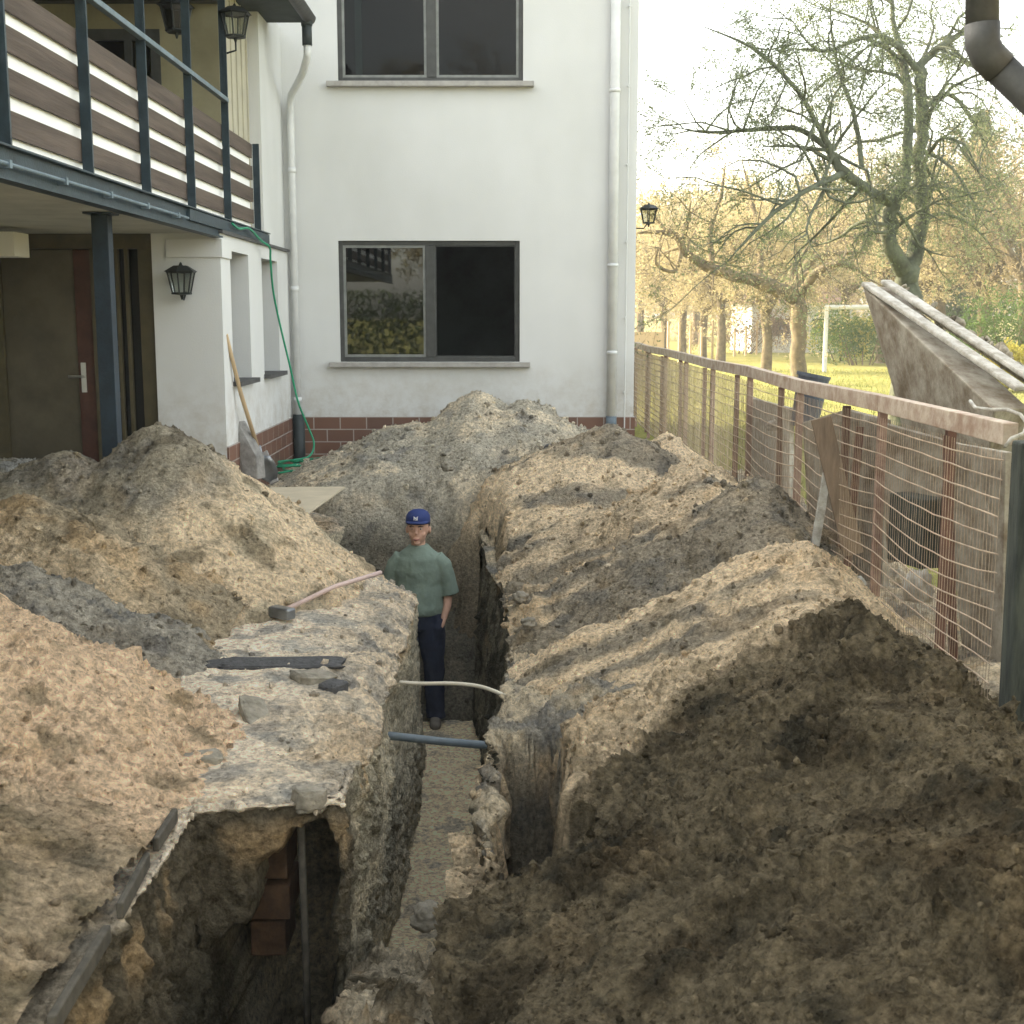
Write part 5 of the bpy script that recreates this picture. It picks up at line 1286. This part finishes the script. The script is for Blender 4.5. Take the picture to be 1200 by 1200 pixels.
    for j in range(4):
        for k in range(11):
            a = R(-160+140*k/10); rad = (.0, .33, .67, 1.0)[j]; ca, sa = math.cos(a), math.sin(a)
            x = .086*ca; y = -.100-.0*rad if False else .104*sa
            pts.append(P_(x*(1-.05*rad), y-.045*rad*max(0,-sa)**.6, 1.672-.004*rad-.010*abs(ca)*rad))
    e.add(pts, [(j*11+k, j*11+k+1, (j+1)*11+k+1, (j+1)*11+k) for j in range(3) for k in range(10)])
    br = e.build('brim', M['cap'], cp, smooth=True); so = br.modifiers.new('s', 'SOLIDIFY'); so.thickness = .005
    e = MB(); y = -.1095
    for a, c2 in (((-.013,1.686),(-.013,1.708)),((-.013,1.708),(.010,1.686)),((.010,1.686),(.010,1.708)),((-.016,1.712),(0,1.698)),((.014,1.712),(0,1.698)),((0,1.698),(0,1.683))):
        tube(e, [(a[0],y+.001,a[1]),(c2[0],y+.001,c2[1])], .0034, 6)
    e.build('emblem', M['white'], cp)
    # shoes
    for sx in (-1, 1):
        e = MB(); tube(e, [(sx*.122,.075,.045),(sx*.125,.02,.05),(sx*.132,-.06,.045),(sx*.142,-.15,.035),(sx*.145,-.185,.03)], [.035,.050,.048,.045,.025], 14, .85); o = e.build('shoe', M['shoe'], t, smooth=True)
    t.rotation_euler = (0, 0, R(-4))
person()

# ================================================================== LIGHT
wd = bpy.data.worlds.new('World'); scn.world = wd; wd.use_nodes = True; nt = wd.node_tree
sky = nt.nodes.new('ShaderNodeTexSky'); sky.sky_type = 'NISHITA'; sky.sun_disc = False
EL = R(28); AZ = math.atan2(-.90, .42)      # bearing from +Y towards +X
sky.sun_elevation = EL; sky.sun_rotation = AZ; sky.dust_density = 3.0; sky.air_density = 1.0; sky.ozone_density = 1.0
hs = nt.nodes.new('ShaderNodeHueSaturation'); hs.inputs['Saturation'].default_value = .42; nt.links.new(sky.outputs[0], hs.inputs['Color'])
wt = nt.nodes.new('ShaderNodeMix'); wt.data_type = 'RGBA'; wt.blend_type = 'MULTIPLY'; wt.inputs['Factor'].default_value = 1; wt.inputs['B'].default_value = (1.0,.965,.865,1)
nt.links.new(hs.outputs[0], wt.inputs['A']); nt.links.new(wt.outputs['Result'], nt.nodes['Background'].inputs['Color']); nt.nodes['Background'].inputs['Strength'].default_value = .15
sun_d = bpy.data.lights.new('sun', 'SUN'); sun_d.energy = 2.0; sun_d.angle = R(.6); sun_d.color = (1, .80, .55)
sun = bpy.data.objects.new('sun', sun_d); C.objects.link(sun)
dv = Vector((math.sin(AZ)*math.cos(EL), math.cos(AZ)*math.cos(EL), math.sin(EL)))
sun.rotation_euler = dv.to_track_quat('Z', 'Y').to_euler(); sun.location = dv*50
scn.view_settings.view_transform = 'Standard'; scn.view_settings.look = 'None'; scn.view_settings.exposure = 2.78; scn.view_settings.gamma = 1.0
scn.render.engine = 'CYCLES'; scn.render.resolution_x = 1024; scn.render.resolution_y = 1024
bpy.data.materials.remove(M['lawnb'])

m, nt, p = newmat('haze'); nt.nodes.remove(p)
v = nt.nodes.new('ShaderNodeVolumePrincipled'); v.inputs['Color'].default_value = (.98,.97,.93,1); v.inputs['Density'].default_value = .0016; v.inputs['Anisotropy'].default_value = .2
nt.links.new(v.outputs[0], nt.nodes['Material Output'].inputs['Volume'])
hz = MB(); hz.box(-90, 110, -40, 125, -3.2, 22); ho = hz.build('haze', m, origin=(0,0,0)); tag(ho, 'thin golden evening haze over the garden', 'haze', kind='stuff')
